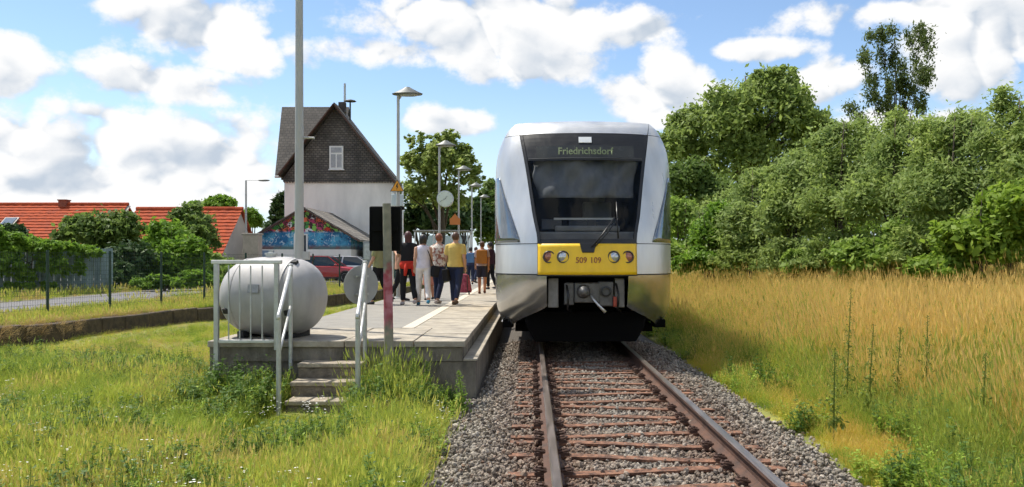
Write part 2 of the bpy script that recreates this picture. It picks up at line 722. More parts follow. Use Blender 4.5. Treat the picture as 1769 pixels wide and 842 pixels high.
def th(x, y):
    """ground height"""
    x, y = np.asarray(x, float), np.asarray(y, float)
    lawn = -.33 + .05 * vnoise(x, y, .45, 1) + .03 * vnoise(x, y, 1.3, 2) + .14 * np.clip((-x - 3.5) / 5, 0, 1)
    t = np.clip((x - 2.7) / 8.5, 0, 1)
    field = -.30 + .62 * t * t * (3 - 2 * t) + .06 * vnoise(x, y, .35, 3) * np.clip((x - 2.6) / 2, 0, 1)
    z = np.where(x < -.75, lawn, np.where(x < 2.7, -.34, field))
    far = np.clip((y - 70) / 60, 0, 1)
    return z * (1 - far) + .05 * far


# ------------------------------------------------------------------ ground
def build_ground():
    xs = np.unique(np.concatenate([np.arange(-16, 20.01, .4), np.array([-.76, -.74, 2.69, 2.71]), np.linspace(-60, -16, 12), np.linspace(20, 60, 12), np.array([-1500, -700, -300, -140, 140, 300, 700, 1500])]))
    ys = np.unique(np.concatenate([np.arange(-4, 50, .5), np.linspace(50, 160, 16), np.array([-60, -20, 250, 400, 800, 1600, 3000])]))
    X, Y = np.meshgrid(xs, ys)
    V = np.stack([X, Y, th(X, Y)], -1).reshape(-1, 3)
    nx, ny = len(xs), len(ys)
    i, j = np.meshgrid(np.arange(nx - 1), np.arange(ny - 1))
    a = (j * nx + i).ravel()
    Fc = np.stack([a, a + 1, a + nx + 1, a + nx], -1)
    soil = M('grassy_soil', (.15, .19, .03), .95, var=.4, scale=1.6, bump=.7, bscale=30, col2=(.30, .29, .06))
    o = bpy.data.objects.new('ground', np_mesh('ground', V, Fc, soil, smooth=True))
    link(o)
    tag(o, 'grassy ground of the station yard and meadow', kind='structure')
    # track bed under the loose stones
    mb = MB()
    prof = [(-1.2, -.37), (-.85, -.315), (-.45, -.24), (XC - 1.3, -.215), (XC, -.205), (XC + 1.3, -.215), (2.4, -.25), (2.78, -.335)]
    rows = []
    for y in list(np.arange(-3, 20, .5)) + list(np.arange(20, 120, 5)):
        rows.append([(x, y, z) for x, z in prof])
    mb.grid(rows)
    gm = M('ballast_grit', (.06, .05, .04), .95, var=.45, scale=22, bump=1.0, bscale=60, col2=(.15, .13, .11))
    tag(mb.build('track_bed', gm, smooth='all'), 'grey stone bed under the railway track', kind='structure')


build_ground()


def hb(x):
    return np.interp(x, [-1.2, -.85, -.45, XC - 1.3, XC, XC + 1.3, 2.4, 2.78], [-.37, -.315, -.24, -.215, -.205, -.215, -.25, -.335])


# ------------------------------------------------------------------ rails and sleepers
def rail_profile():
    h = [(.075, -.165), (.075, -.152), (.022, -.135), (.009, -.12), (.009, -.048), (.034, -.036), (.036, -.01), (.028, 0)]
    return h + [(-x, z) for x, z in reversed(h)]


STEEL_RUST = M('rail_rust', (.075, .040, .028), .8, metal=.1, var=.4, scale=7, bump=.25, bscale=80, col2=(.145, .075, .05))
RAIL_TOP = M('rail_running_surface', (.36, .30, .265), .34, metal=.85, var=.25, scale=3, stretch=(6, .6, 6))
for sx, lab in ((-1, 'rusty steel rail nearest the platform'), (1, 'rusty steel rail nearest the meadow')):
    mb = MB()
    p = rail_profile()
    cx = XC + sx * .7525
    n = len(p)
    ys = [-4, 4, 8, 12, 16, 30, 60, 110]
    for i in range(len(ys) - 1):
        vs = [(cx + x, y, z) for y in ys[i:i + 2] for x, z in p]
        for k in range(n):
            mb.cur = 1 if k in (6, 7, 8) else 0
            mb.add([vs[k], vs[(k + 1) % n], vs[n + (k + 1) % n], vs[n + k]], [(0, 1, 2, 3)])
    o = mb.build('rail', [STEEL_RUST, RAIL_TOP], weld=True)
    tag(o, lab, 'rail', 'rails of the track')

SLEEPER = M('sleeper_rust', (.15, .066, .036), .9, metal=.05, var=.6, scale=14, bump=.5, bscale=60, col2=(.29, .145, .088), lo=.36, hi=.64)
CLIP = M('clip_rust', (.07, .042, .03), .7, metal=.3, var=.3, scale=20, col2=(.13, .07, .05))


def y_sleeper_meshes(side):
    """steel Y sleeper: stem under one rail, fork under the other"""
    mb = MB()
    for s in (-1, 1):
        pts = [(-1.12, s * .115), (-.55, s * .115), (-.25, s * .15), (.35, s * .27), (.7, s * .31), (1.12, s * .31)]
        pts = [(side * x, y) for x, y in pts]
        top, w = -.168, .115
        for i in range(len(pts) - 1):
            (xa, ya), (xb, yb) = pts[i], pts[i + 1]
            mb.beam((xa, ya, top - .012), (xb, yb, top - .012), w, .022)
            mb.beam((xa, ya, top - .06), (xb, yb, top - .06), .02, .08)
    body = mb
    clips = []
    for rx, ylist in ((-.7525 * side, (-.115, .115)), (.7525 * side, (-.31, .31))):
        for yy in ylist:
            for s in (-1, 1):
                c = MB()
                x = rx + s * .105
                c.box(x - .045, x + .045, yy - .05, yy + .05, -.168, -.145)
                c.tube([(x - s * .05, yy - .035, -.14), (x + s * .03, yy - .04, -.125), (x + s * .045, yy, -.13), (x + s * .03, yy + .04, -.125), (x - s * .05, yy + .035, -.14)], .011, 6)
                c.lathe([(.02, -.145), (.02, -.112), (.012, -.108)], (x, yy, 0), 'Z', 6)
                clips.append(c)
    return body, clips


def build_sleepers():
    src = {}
    words = ['nearest', 'second nearest', 'third nearest', 'fourth nearest', 'fifth nearest', 'sixth nearest', 'seventh nearest', 'eighth nearest', 'ninth nearest']
    for i in range(9):
        side = 1 if i % 2 == 0 else -1            # which rail the fork lies under
        t = empty('steel_sleeper', (XC, 6.65 + .915 * (i - 1), 0))
        if side not in src:
            body, clips = y_sleeper_meshes(side)
            b = body.build('sleeper_beam', SLEEPER, t)
            src[side] = [b] + [c.build('rail_clip', CLIP, t) for c in clips]
        else:
            for o in src[side]:
                link(o.copy(), t)
        tag(t, 'rusty forked steel sleeper, %s to the viewer, forking under the %s rail' % (words[i], 'right' if side == 1 else 'left'), 'sleeper', 'steel sleepers of the track')


build_sleepers()


# ------------------------------------------------------------------ loose ballast stones
def stone_mesh(seed):
    rng = np.random.RandomState(seed)
    bm = bmesh.new()
    bmesh.ops.create_icosphere(bm, subdivisions=1, radius=1)
    sc = rng.uniform(.65, 1.2, 3)
    for v in bm.verts:
        v.co = Vector((v.co.x * sc[0], v.co.y * sc[1], v.co.z * sc[2] * .8)) * rng.uniform(.72, 1.15)
    me = bpy.data.meshes.new('stone')
    bm.to_mesh(me)
    bm.free()
    return me


def stone_mat():
    m, nt, N, L, out = nodes_of('ballast_stone')
    oi = N.new('ShaderNodeObjectInfo')
    cr = N.new('ShaderNodeValToRGB')
    e = cr.color_ramp.elements
    for _ in range(4):
        e.new(.5)
    for q, (p, c) in zip(e, [(0, (.095, .08, .062)), (.3, (.22, .19, .15)), (.55, (.34, .30, .24)), (.75, (.18, .16, .14)), (.9, (.46, .415, .345)), (1, (.22, .135, .085))]):
        q.position = p
        q.color = rgba(c)
    L.new(oi.outputs['Random'], cr.inputs[0])
    # brake dust and rust washed onto the stones beside the rails
    g = N.new('ShaderNodeNewGeometry')
    sp = N.new('ShaderNodeSeparateXYZ')
    L.new(g.outputs['Position'], sp.inputs[0])

    def mth(op, a, b):
        k = N.new('ShaderNodeMath')
        k.operation = op
        for i, v in enumerate((a, b)):
            if isinstance(v, (int, float)):
                k.inputs[i].default_value = v
            else:
                L.new(v, k.inputs[i])
        return k.outputs[0]
    a = mth('ABSOLUTE', mth('SUBTRACT', mth('ABSOLUTE', mth('SUBTRACT', sp.outputs[0], XC), 0), .75), 0)
    n = N.new('ShaderNodeTexNoise')
    n.inputs['Scale'].default_value = 3
    L.new(g.outputs['Position'], n.inputs['Vector'])
    mr = N.new('ShaderNodeMapRange')
    mr.inputs[1].default_value = .75
    mr.inputs[2].default_value = .1
    mr.inputs[3].default_value = 0
    mr.inputs[4].default_value = 1.1
    L.new(a, mr.inputs[0])
    mx = N.new('ShaderNodeMix')
    mx.data_type = 'RGBA'
    L.new(mth('MULTIPLY', mr.outputs[0], n.outputs['Fac']), mx.inputs[0])
    L.new(cr.outputs[0], mx.inputs[6])
    mx.inputs[7].default_value = (.16, .075, .042, 1)
    n3 = N.new('ShaderNodeTexNoise')
    n3.inputs['Scale'].default_value = 60
    n3.inputs['Detail'].default_value = 4
    L.new(g.outputs['Position'], n3.inputs['Vector'])
    mr3 = N.new('ShaderNodeMapRange')
    mr3.inputs[1].default_value = .3
    mr3.inputs[2].default_value = .7
    mr3.inputs[3].default_value = .75
    mr3.inputs[4].default_value = 1.25
    L.new(n3.outputs['Fac'], mr3.inputs[0])
    m3 = N.new('ShaderNodeMix')
    m3.data_type = 'RGBA'
    m3.blend_type = 'MULTIPLY'
    m3.inputs[0].default_value = 1
    L.new(mx.outputs[2], m3.inputs[6])
    L.new(mr3.outputs[0], m3.inputs[7])
    b = N.new('ShaderNodeBsdfPrincipled')
    b.inputs['Roughness'].default_value = .85
    L.new(m3.outputs[2], b.inputs['Base Color'])
    L.new(b.outputs[0], out.inputs[0])
    return m


def build_ballast():
    sm = stone_mat()
    tp = []
    for i in range(9):
        me = stone_mesh(i + 3)
        me.materials.append(sm)
        tp.append(me)
    rng = np.random.RandomState(11)
    n = 66000
    y = 4.2 + 12.6 * rng.rand(n) ** 1.25
    x = rng.uniform(-1.2, 2.9, n)
    edge = .18 * vnoise(x * 0, y, 1.3, 5) + rng.normal(0, .06, n)
    keep = (x > np.where(y < 10.3, -.98 + edge, -.66)) & (x < 2.74 + edge)
    # the fork beams stay mostly clear of stones
    x, y = x[keep], y[keep]
    n = len(x)
    s = rng.uniform(.013, .027, n) * np.where(rng.rand(n) < .1, 1.35, 1)
    z = hb(x) + rng.uniform(-.012, .022, n) - .004
    z += np.where(rng.rand(n) < np.where(np.abs(x - XC) > .85, .30, .05), rng.uniform(.015, .04, n), 0)
    inside = np.abs(np.abs(x - XC) - .7525) < .05
    z = np.where(inside, z - .03, z)
    rot = rng.uniform(0, 6.28, (n, 3))
    o = scatter('ballast', np.stack([x, y, z], -1), rot, s, rng.randint(0, 9, n), tp)
    tag(o, 'loose grey and rust stained ballast stones around the sleepers', 'ballast', kind='stuff')


build_ballast()

# ------------------------------------------------------------------ platform
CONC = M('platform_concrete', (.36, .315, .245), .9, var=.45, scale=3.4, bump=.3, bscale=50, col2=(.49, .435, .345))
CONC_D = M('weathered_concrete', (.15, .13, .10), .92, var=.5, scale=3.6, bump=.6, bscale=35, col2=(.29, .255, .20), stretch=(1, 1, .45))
ASPH = M('platform_asphalt', (.26, .245, .215), .93, var=.18, scale=3, bump=.35, bscale=90)
STRIP = M('tactile_strip', (.58, .52, .42), .85, var=.12, scale=6, bump=.2, bscale=60)
PH = .45                                          # platform height over the rail
PE, PL, PN, PF = -.856, -3.85, 10.5, 80.0        # edge, left side, near end, far end

root = empty('platform', (0, 0, 0))
tag(root, 'concrete station platform with pale edge slabs beside the train', kind='structure')
mb = MB()
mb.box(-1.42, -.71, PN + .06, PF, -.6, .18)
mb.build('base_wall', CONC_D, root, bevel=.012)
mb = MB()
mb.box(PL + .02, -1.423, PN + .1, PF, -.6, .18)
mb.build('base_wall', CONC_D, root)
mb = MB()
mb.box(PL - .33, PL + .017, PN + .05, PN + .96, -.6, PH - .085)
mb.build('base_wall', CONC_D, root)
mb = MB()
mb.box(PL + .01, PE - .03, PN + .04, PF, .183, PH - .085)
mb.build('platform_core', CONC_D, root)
rng = random.Random(3)
# near concrete pad: a row of large slabs across the end
xs = [-4.2, -3.3, -2.42, -1.52]
for i in range(3):
    for j in range(2):
        y0 = PN + j * 1.0
        mb = MB()
        x0 = PL - .35 if (i == 0 and j == 0) else max(xs[i], PL)
        mb.box(x0 + .006, xs[i + 1] - .006, y0 + .006, y0 + .994, PH - .082, PH + rng.uniform(-.004, .004))
        mb.build('paving_slab', CONC, root, bevel=.008)
# edge slabs beyond the strip, then long runs
y = PN
while y < 27:
    mb = MB()
    dz = rng.uniform(-.003, .004)
    mb.box(-1.796, PE, y + .005, y + .995, PH - .082, PH + dz)
    if y < PN + 1.9:
        mb.v = [(-1.51 if abs(v[0] + 1.796) < 1e-6 else v[0], v[1], v[2]) for v in mb.v]
    mb.build('edge_slab', CONC, root, bevel=.008)
    y += 1.0
mb = MB()
mb.box(-1.796, PE, y + .005, PF, PH - .082, PH)
mb.build('edge_run', CONC, root)
y = PN + 2.0
while y < 24:
    mb = MB()
    mb.box(-1.99, -1.802, y + .004, y + .496, PH - .082, PH + .003)
    mb.build('strip_tile', STRIP, root, bevel=.004)
    y += .5
mb = MB()
mb.box(-1.99, -1.802, y + .004, PF, PH - .082, PH + .002)
mb.build('strip_run', STRIP, root)
mb = MB()
mb.box(PL, -1.996, PN + 2.006, PF, PH - .082, PH - .001)
mb.build('asphalt_surface', ASPH, root)
# ledge coping on the older, lower wall
y = PN + .05
i = 0
while y < 26:
    mb = MB()
    mb.box(PE - .026, -.695, y + .004, y + 1.196, .183, .215)
    mb.build('ledge_coping', CONC, root, bevel=.008)
    y += 1.2
mb = MB()
mb.box(PE - .026, -.695, y + .004, PF, .183, .214)
mb.build('ledge_coping', CONC, root)

# steps down from the near end
st = empty('platform_steps', (-2.55, 9.9, -.3))
tag(st, 'worn concrete steps leading up to the near end of the platform', 'steps')
SX0, SX1 = -2.93, -2.13
levels = [(.20, 10.2), (.012, 9.90), (-.165, 9.58), (-.325, 9.28)]
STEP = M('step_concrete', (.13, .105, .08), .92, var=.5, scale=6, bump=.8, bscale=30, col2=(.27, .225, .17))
for i, (z, yn) in enumerate(levels):
    w = .0 if i < 2 else .03
    ye = PN + .03 if i == 0 else levels[i - 1][1] + .04
    mb = MB()
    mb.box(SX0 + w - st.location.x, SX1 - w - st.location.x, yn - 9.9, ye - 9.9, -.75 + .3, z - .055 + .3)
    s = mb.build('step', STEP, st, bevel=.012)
    mb = MB()
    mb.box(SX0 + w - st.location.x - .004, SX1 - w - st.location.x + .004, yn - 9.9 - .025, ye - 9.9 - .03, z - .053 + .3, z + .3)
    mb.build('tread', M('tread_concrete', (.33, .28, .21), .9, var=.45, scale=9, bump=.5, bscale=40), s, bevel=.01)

# ------------------------------------------------------------------ old loading platform on the left: raised ground, wall stones, road
rg = MB()
ysr = [-10, 0, 6, 10, 15.5, 20, 25, 30, 34.6, 38, 42, 60, 90, 150, 400]
rg.grid([[(-400, y, .20), (-60, y, .20), (-30, y, .20), (-18, y, .20), (float(wall_x(y)) - .9, y, .20), (float(wall_x(y)) - .3, y, .19), (float(wall_x(y)) - .27, y, -.3)] for y in ysr])
rgo = rg.build('raised_ground', M('verge_soil', (.11, .105, .035), .95, var=.3, scale=1.2, bump=.5, bscale=20, col2=(.20, .17, .07)), smooth=True)
tag(rgo, 'raised grassy ground behind the old stone edge', kind='structure')

wl = empty('stone_edge_wall', (0, 0, -.2))
tag(wl, 'low dark mossy stone wall edging the old loading platform', 'wall')
WST = M('mossy_stone', (.055, .042, .030), .95, var=.5, scale=6, bump=1.0, bscale=18, col2=(.14, .105, .065))
y = 9.0
rng = random.Random(5)
while y < 41:
    ln = rng.uniform(.7, 1.15)
    xa, xb = float(wall_x(y)), float(wall_x(y + ln))
    ang = math.atan2(ln, xb - xa)
    c = Vector(((xa + xb) / 2 - .14, y + ln / 2, .0))
    dz = rng.uniform(-.03, .02)
    mb = MB()
    L_ = math.hypot(ln, xb - xa)
    mb.obox((0, 0, 0), (L_ - .015, .32 + rng.uniform(-.03, .03), .56), (rng.uniform(-.02, .02), rng.uniform(-.02, .02), 0))
    o = mb.build('wall_stone', WST, wl, bevel=.035, seg=2)
    o.location = (c.x, c.y, .2 - .08 + dz)
    o.rotation_euler = (0, 0, ang)
    y += ln

rd = MB()
rd.grid([[(-15.7 - .02 * (y - 20), y, .206), (-12.5 - .02 * (y - 20), y, .206)] for y in (-10, 0, 10, 20, 30, 42)])
tag(rd.build('road', M('road_asphalt', (.15, .145, .145), .92, var=.15, scale=1.5, bump=.3, bscale=60)), 'grey asphalt lane behind the wire fence', kind='structure')
pk = MB()
pk.grid([[(-40, 42.01, .205), (-7.2, 42.01, .205)], [(-40, 57, .205), (-6.2, 57, .205)]])
tag(pk.build('car_park', MATS['road_asphalt']), 'asphalt car park in front of the station house', kind='structure')

#==TRAIN==
# ------------------------------------------------------------------ train
TX = .89                                          # train centre line
SILVER = M('train_silver', (.61, .615, .62), .34, metal=.55, var=.13, scale=2.6, coat=.15, stretch=(1, 1, .22), bump=.02, bscale=5)
SILVER2 = M('train_silver_lower', (.44, .435, .42), .24, metal=.88, var=.22, scale=1.6, coat=.3)
BLACK = M('black_trim', (.012, .012, .013), .35, var=.2, scale=6)
UNDER = M('underframe_black', (.0035, .0032, .003), .95, spec=.1, var=.4, scale=6)
YEL = M('train_yellow', (.93, .57, .010), .42, var=.09, scale=6, coat=.15, stretch=(1, 1, .3))
GLASS = glass_mat('windscreen_glass', (.80, .82, .84), .22)
SIDEGL = M('side_glass', (.22, .25, .28), .06, metal=.75, var=.25, scale=1, spec=.8)
GREYM = M('grey_metal', (.26, .26, .26), .45, metal=.5, var=.25, scale=12)


def pchip(xs, ys):
    xs, ys = np.asarray(xs, float), np.asarray(ys, float)
    h, d = np.diff(xs), np.diff(ys) / np.diff(xs)
    m = np.zeros(len(xs))
    for i in range(1, len(xs) - 1):
        if d[i - 1] * d[i] > 0:
            w1, w2 = 2 * h[i] + h[i - 1], h[i] + 2 * h[i - 1]
            m[i] = (w1 + w2) / (w1 / d[i - 1] + w2 / d[i])
    m[0], m[-1] = d[0], d[-1]

    def f(x):
        x = min(max(x, xs[0]), xs[-1])
        i = min(int(np.searchsorted(xs, x, 'right')) - 1, len(xs) - 2)
        t = (x - xs[i]) / h[i]
        return ((1 + 2 * t) * (1 - t) ** 2 * ys[i] + t * (1 - t) ** 2 * h[i] * m[i] + t * t * (3 - 2 * t) * ys[i + 1] + t * t * (t - 1) * h[i] * m[i + 1])
    return f


ZT = 3.83
fw = pchip([.40, .55, .8, 1.26, 1.8, 2.6, 3.0, 3.3, 3.55, 3.72, ZT], [1.32, 1.42, 1.485, 1.5, 1.5, 1.5, 1.49, 1.455, 1.37, 1.275, 1.16])
fy = pchip([.40, .8, 1.26, 1.8, 2.4, 3.0, 3.35, 3.58, 3.72, ZT], [13.02, 12.72, 12.58, 12.64, 12.86, 13.10, 13.25, 13.38, 13.50, 13.68])
YB = 14.0                                         # full section from here back


def S(t, z, off=0.0):
    """nose surface: t is the plan angle (0 centre, +-90 deg at the flank), z height; off pushes outwards"""
    w, y0 = fw(z), fy(z)
    D = YB - y0
    c, s = math.cos(t), math.sin(t)
    p = Vector((w * s, y0 + D * (1 - max(c, 0) ** .92), z))
    if off:
        n = Vector((s / w, -c / D, 0)).normalized()
        p += n * off
    return Vector((TX + p.x, p.y, p.z))


def t_of_x(x, z):
    return math.asin(max(-1, min(1, x / fw(z))))


fwin = pchip([1.26, 1.77, 2.22, 3.0, 3.58], [.775, .775, .85, .965, 1.068])       # half width of windscreen and yellow panel
WB, WT, YBOT = 1.765, 3.585, 1.265


def lin(a, b, n):
    return [a + (b - a) * i / (n - 1) for i in range(n)]


train = empty('railcar', (TX, 13.0, 0))
tag(train, 'silver diesel railcar with yellow front panel standing at the platform', 'train')


def tpart(mb, name, mat, parent=None, **k):
    # parts are modelled in world space; the child keeps its place
    o = mb.build(name, mat, parent or train, **k)
    r = parent or train
    if r is train:
        o.matrix_parent_inverse = Matrix.Translation(-Vector(train.location))
    return o


# pillars (curved silver cheeks either side of the windscreen), flank to YB
for s in (-1, 1):
    mb = MB()
    rows = []
    for z in lin(YBOT, WT, 26):
        t0 = t_of_x(fwin(z) + .012, z)
        rows.append([S(s * (t0 + (math.pi / 2 - t0) * (k / 18) ** .9), z) for k in range(19)])
    mb.grid(rows)
    pil = tpart(mb, 'corner_pillar', SILVER, smooth='all')
    # cheek window
    mb = MB()
    rows = []
    for z in lin(1.78, 2.88, 14):
        q = (z - 1.78) / 1.1
        t0 = R(45 + 25 * q ** 1.2)
        t1 = R(89.5) if q < .85 else R(89.5 - 6 * ((q - .85) / .15) ** 2)
        rows.append([S(s * (t0 + (t1 - t0) * k / 8), z, .006) for k in range(9)])
    mb.grid(rows)
    tpart(mb, 'cheek_window', SIDEGL, smooth='all', solid=.004)
    # joint lines across the pillar
    for zz in (1.755, 1.27):
        mb = MB()
        t0 = t_of_x(fwin(zz) + .012, zz)
        mb.grid([[S(s * (t0 + (R(89) - t0) * k / 14), z, .002) for k in range(15)] for z in (zz - .006, zz + .006)])
        tpart(mb, 'panel_joint', BLACK, solid=.002)
    # lower skirt
    mb = MB()
    rows = []
    for k in range(19):
        col = []
        q = k / 18
        for j in range(13):
            zt = YBOT - .008
            xin = .64
            t0 = t_of_x(xin, 1.0)
            t = t0 + (math.pi / 2 - t0) * q
            zl = .76 - .33 * min(1, q / .55) ** .8
            z = zl + (zt - zl) * j / 12
            p = S(s * t, max(z, .4))
            col.append(p)
        rows.append(col)
    mb.grid(rows)
    tpart(mb, 'lower_skirt', SILVER2, smooth='all')

# brow and roof cap
mb = MB()
rows = []
for z in lin(WT + .01, ZT, 9):
    rows.append([S(R(-90) + R(180) * k / 48, z) for k in range(49)])
for q in (.15, .35, .6, .85, 1.0):
    rows.append([Vector((TX + (p.x - TX) * (1 - q), YB - (YB - p.y) * (1 - q), ZT + .05 * math.sin(q * math.pi / 2))) for p in rows[8]])
mb.grid(rows)
tpart(mb, 'roof_brow', SILVER, smooth='all')
for s in (-1, 1):
    mb = MB()
    rows = []
    for z in lin(WT + .01, ZT + .001, 8):
        x = 1.068 + .06 * (z - WT) / (ZT - WT)
        t = t_of_x(min(x, fw(z) * .985), z)
        rows.append([S(s * (t + q), z, .003) for q in (-.007, .007)])
    mb.grid(rows)
    tpart(mb, 'brow_joint', BLACK)

# windscreen frame (black band printed round the glass) and glass
mb = MB()
zs = lin(WB, WT, 22)


def wrow(z, a, b, off, n):
    return [S(t_of_x(a + (b - a) * k / (n - 1), z), z, off) for k in range(n)]


BD = .045
for s in (-1, 1):
    mb.grid([wrow(z, s * (fwin(z) - BD), s * fwin(z), .004, 4) for z in zs])
mb.grid([wrow(z, -fwin(z) + BD, fwin(z) - BD, .004, 24) for z in lin(3.12, WT, 8)])
mb.grid([wrow(z, -fwin(z) + BD, fwin(z) - BD, .004, 24) for z in (WB, WB + .06)])
tpart(mb, 'windscreen_frame', BLACK, solid=.012)
mb = MB()
mb.grid([wrow(z, -fwin(z) + BD, fwin(z) - BD, .0, 24) for z in lin(WB + .06, 3.12, 18)])
tpart(mb, 'windscreen', GLASS, smooth='all')
mb = MB()
mb.grid([wrow(z, -fwin(z) + .06, fwin(z) - .06, .012, 24) for z in (3.15, 3.165)])
tpart(mb, 'frame_bead', M('bead_dark', (.07, .07, .07), .5), solid=.006)

# cab behind the glass: blind, desk, seat back, back wall
CABD = M('cab_dark', (.06, .06, .065), .8, var=.3, scale=4)
CABG = M('cab_grey', (.24, .245, .25), .7, var=.2, scale=4)
mb = MB()
mb.box(TX - 1.3, TX + 1.3, 15.0, 15.05, .9, 3.7)
tpart(mb, 'cab_back_wall', CABD)
mb = MB()
rows = []
for z in lin(2.5, 3.2, 14):
    rows.append([S(t_of_x(x, z), z, -.14 - .05 * math.sin(x * 6 + z * 8) - .03 * math.sin(x * 13 - z * 12)) for x in lin(-fwin(z) + .055, fwin(z) - .055, 52)])
mb.grid(rows)
tpart(mb, 'sun_blind', M('blind_cloth', (.20, .205, .215), .9, var=.35, scale=4, stretch=(1, 1, .3)), smooth='all', solid=.004)
mb = MB()
mb.box(TX - .85, TX + .85, 13.02, 13.9, 1.55, 1.95)
mb.box(TX - .5, TX + .55, 13.05, 13.4, 1.955, 2.05)
tpart(mb, 'driver_desk', CABG, bevel=.03)
mb = MB()
mb.beam((TX - .52, 13.06, 2.16), (TX + .44, 13.06, 2.16), .03, .03)
tpart(mb, 'grab_bar', M('pale_bar', (.62, .63, .64), .4, var=.05))
mb = MB()
mb.obox((TX + .25, 13.95, 2.1), (.5, .14, .8), (R(-8), 0, 0))
mb.obox((TX + .25, 13.97, 2.6), (.28, .12, .22), (R(-8), 0, 0))
tpart(mb, 'driver_seat', CABG, bevel=.04)
for x_, w_ in ((-.55, .34), (-.12, .30), (.34, .34)):
    mb = MB()
    mb.obox((TX + x_, 13.22, 2.07), (w_, .05, .2), (R(-30), 0, 0))
    tpart(mb, 'desk_screen', M('screen_dark', (.05, .055, .06), .2, var=.2), bevel=.01)
mb = MB()
mb.box(TX - 1.3, TX + 1.3, 13.3, 15.0, 1.2, 1.25)
tpart(mb, 'cab_floor', CABD)

# top marker light and destination display
mb = MB()
mb.grid([wrow(z, -.105, .105, .016, 8) for z in lin(3.42, 3.52, 4)])
tpart(mb, 'marker_light', M('marker_lens', (.74, .75, .76), .2, var=.05), solid=.012)
mb = MB()
mb.grid([wrow(z, -.80, .80, .008, 20) for z in lin(3.17, 3.37, 4)])
disp = tpart(mb, 'destination_display', M('display_black', (.035, .037, .035), .25, var=.2, scale=8), solid=.004)


def text_part(body, size, mat, name, parent, place, xscale=1.0, bold=.0):
    """flat lettering as a mesh whose points are put on a surface by place(x, y)"""
    cu = bpy.data.curves.new('txt', 'FONT')
    cu.body = body
    cu.size = size
    cu.align_x = 'CENTER'
    cu.align_y = 'CENTER'
    cu.offset = bold
    ob = bpy.data.objects.new('txt', cu)
    COL.objects.link(ob)
    bpy.context.view_layer.update()
    me = bpy.data.meshes.new_from_object(ob.evaluated_get(bpy.context.evaluated_depsgraph_get()))
    bpy.data.objects.remove(ob)
    bpy.data.curves.remove(cu)
    for v in me.vertices:
        v.co = place(v.co.x * xscale, v.co.y)
    me.materials.clear()
    me.materials.append(mat)
    o = bpy.data.objects.new(name, me)
    link(o, parent)
    return o


led = M('display_letters', (.17, .21, .10), .6, var=.25, scale=30)
o = text_part('Friedrichsdorf', .17, led, 'lettering', train, lambda x, y: S(t_of_x(x, 3.27 + y), 3.27 + y, .016), .92, .002)
o.matrix_parent_inverse = Matrix.Translation(-Vector(train.location))

# yellow panel, lamps, number, wiper foot
mb = MB()
mb.grid([wrow(z, -fwin(z), fwin(z), .012, 30) for z in lin(YBOT, WB - .012, 10)])
yp = tpart(mb, 'yellow_panel', YEL, smooth='all', solid=.03)
mb = MB()
mb.grid([wrow(z, -.79, .79, .006, 24) for z in (YBOT - .02, YBOT - .002)])
mb.grid([wrow(z, -.79, .79, .006, 24) for z in (WB - .014, WB + .004)])
tpart(mb, 'panel_joint', BLACK, solid=.01)
CHROME = M('lamp_bezel', (.10, .095, .09), .3, metal=.7, var=.2)
LENSW = M('headlamp_lens', (.50, .52, .55), .08, metal=.6, var=.25, scale=60, spec=.8)
LENSR = M('tail_lamp_lens', (.36, .14, .10), .12, metal=.35, var=.35, scale=60, spec=.8)
for (x, lm, nm) in ((-.60, LENSR, 'tail_lamp'), (-.385, LENSW, 'headlamp'), (.40, LENSW, 'headlamp'), (.625, LENSR, 'tail_lamp')):
    z = 1.545
    p = S(t_of_x(x, z), z, .014)
    mb = MB()
    mb.lathe([(.082, .03), (.095, .01), (.098, -.012), (.088, -.022), (.078, -.012), (.078, .02)], p, 'Y', 24, cap=False)
    b = tpart(mb, nm, CHROME, smooth=True)
    mb = MB()
    mb.lathe([(.079, .004), (.06, -.004), (.03, -.009), (.001, -.011)], p, 'Y', 24, cap=False)
    o = mb.build('lens', lm, b, smooth='all')
NUMB = M('number_brown', (.35, .10, .02), .5, var=.1)
for wd, xo in (('509', -.105), ('109', .115)):
    o = text_part(wd, .125, NUMB, 'number', train, lambda x, y: S(t_of_x(x + xo, 1.49 + y), 1.49 + y, .018), .95, .0025)
    o.matrix_parent_inverse = Matrix.Translation(-Vector(train.location))
mb = MB()
p0, p1 = S(t_of_x(-.13, WB), WB, .03), S(t_of_x(.13, WB), WB, .03)
q0, q1 = S(t_of_x(-.09, 1.61), 1.61, .035), S(t_of_x(.09, 1.61), 1.61, .035)
mb.prism([p0, p1, q1, q0], (0, .05, 0))
wf = tpart(mb, 'wiper_mount', BLACK, bevel=.012)


def sp_(x, z, off):
    return S(t_of_x(x, z), z, off)


mb = MB()
mb.tube([sp_(.05, 1.70, .06), sp_(.22, 1.9, .065), sp_(.42, 2.17, .055)], .014, 6)
mb.tube([sp_(.10, 1.70, .06), sp_(.28, 1.9, .065), sp_(.47, 2.15, .055)], .010, 6)
wa = tpart(mb, 'wiper_arm', BLACK, smooth='all')
mb = MB()
mb.tube([sp_(.47, 1.83, .03), sp_(.46, 2.1, .034), sp_(.465, 2.42, .03)], .012, 6)
tpart(mb, 'wiper_blade', BLACK, smooth='all')

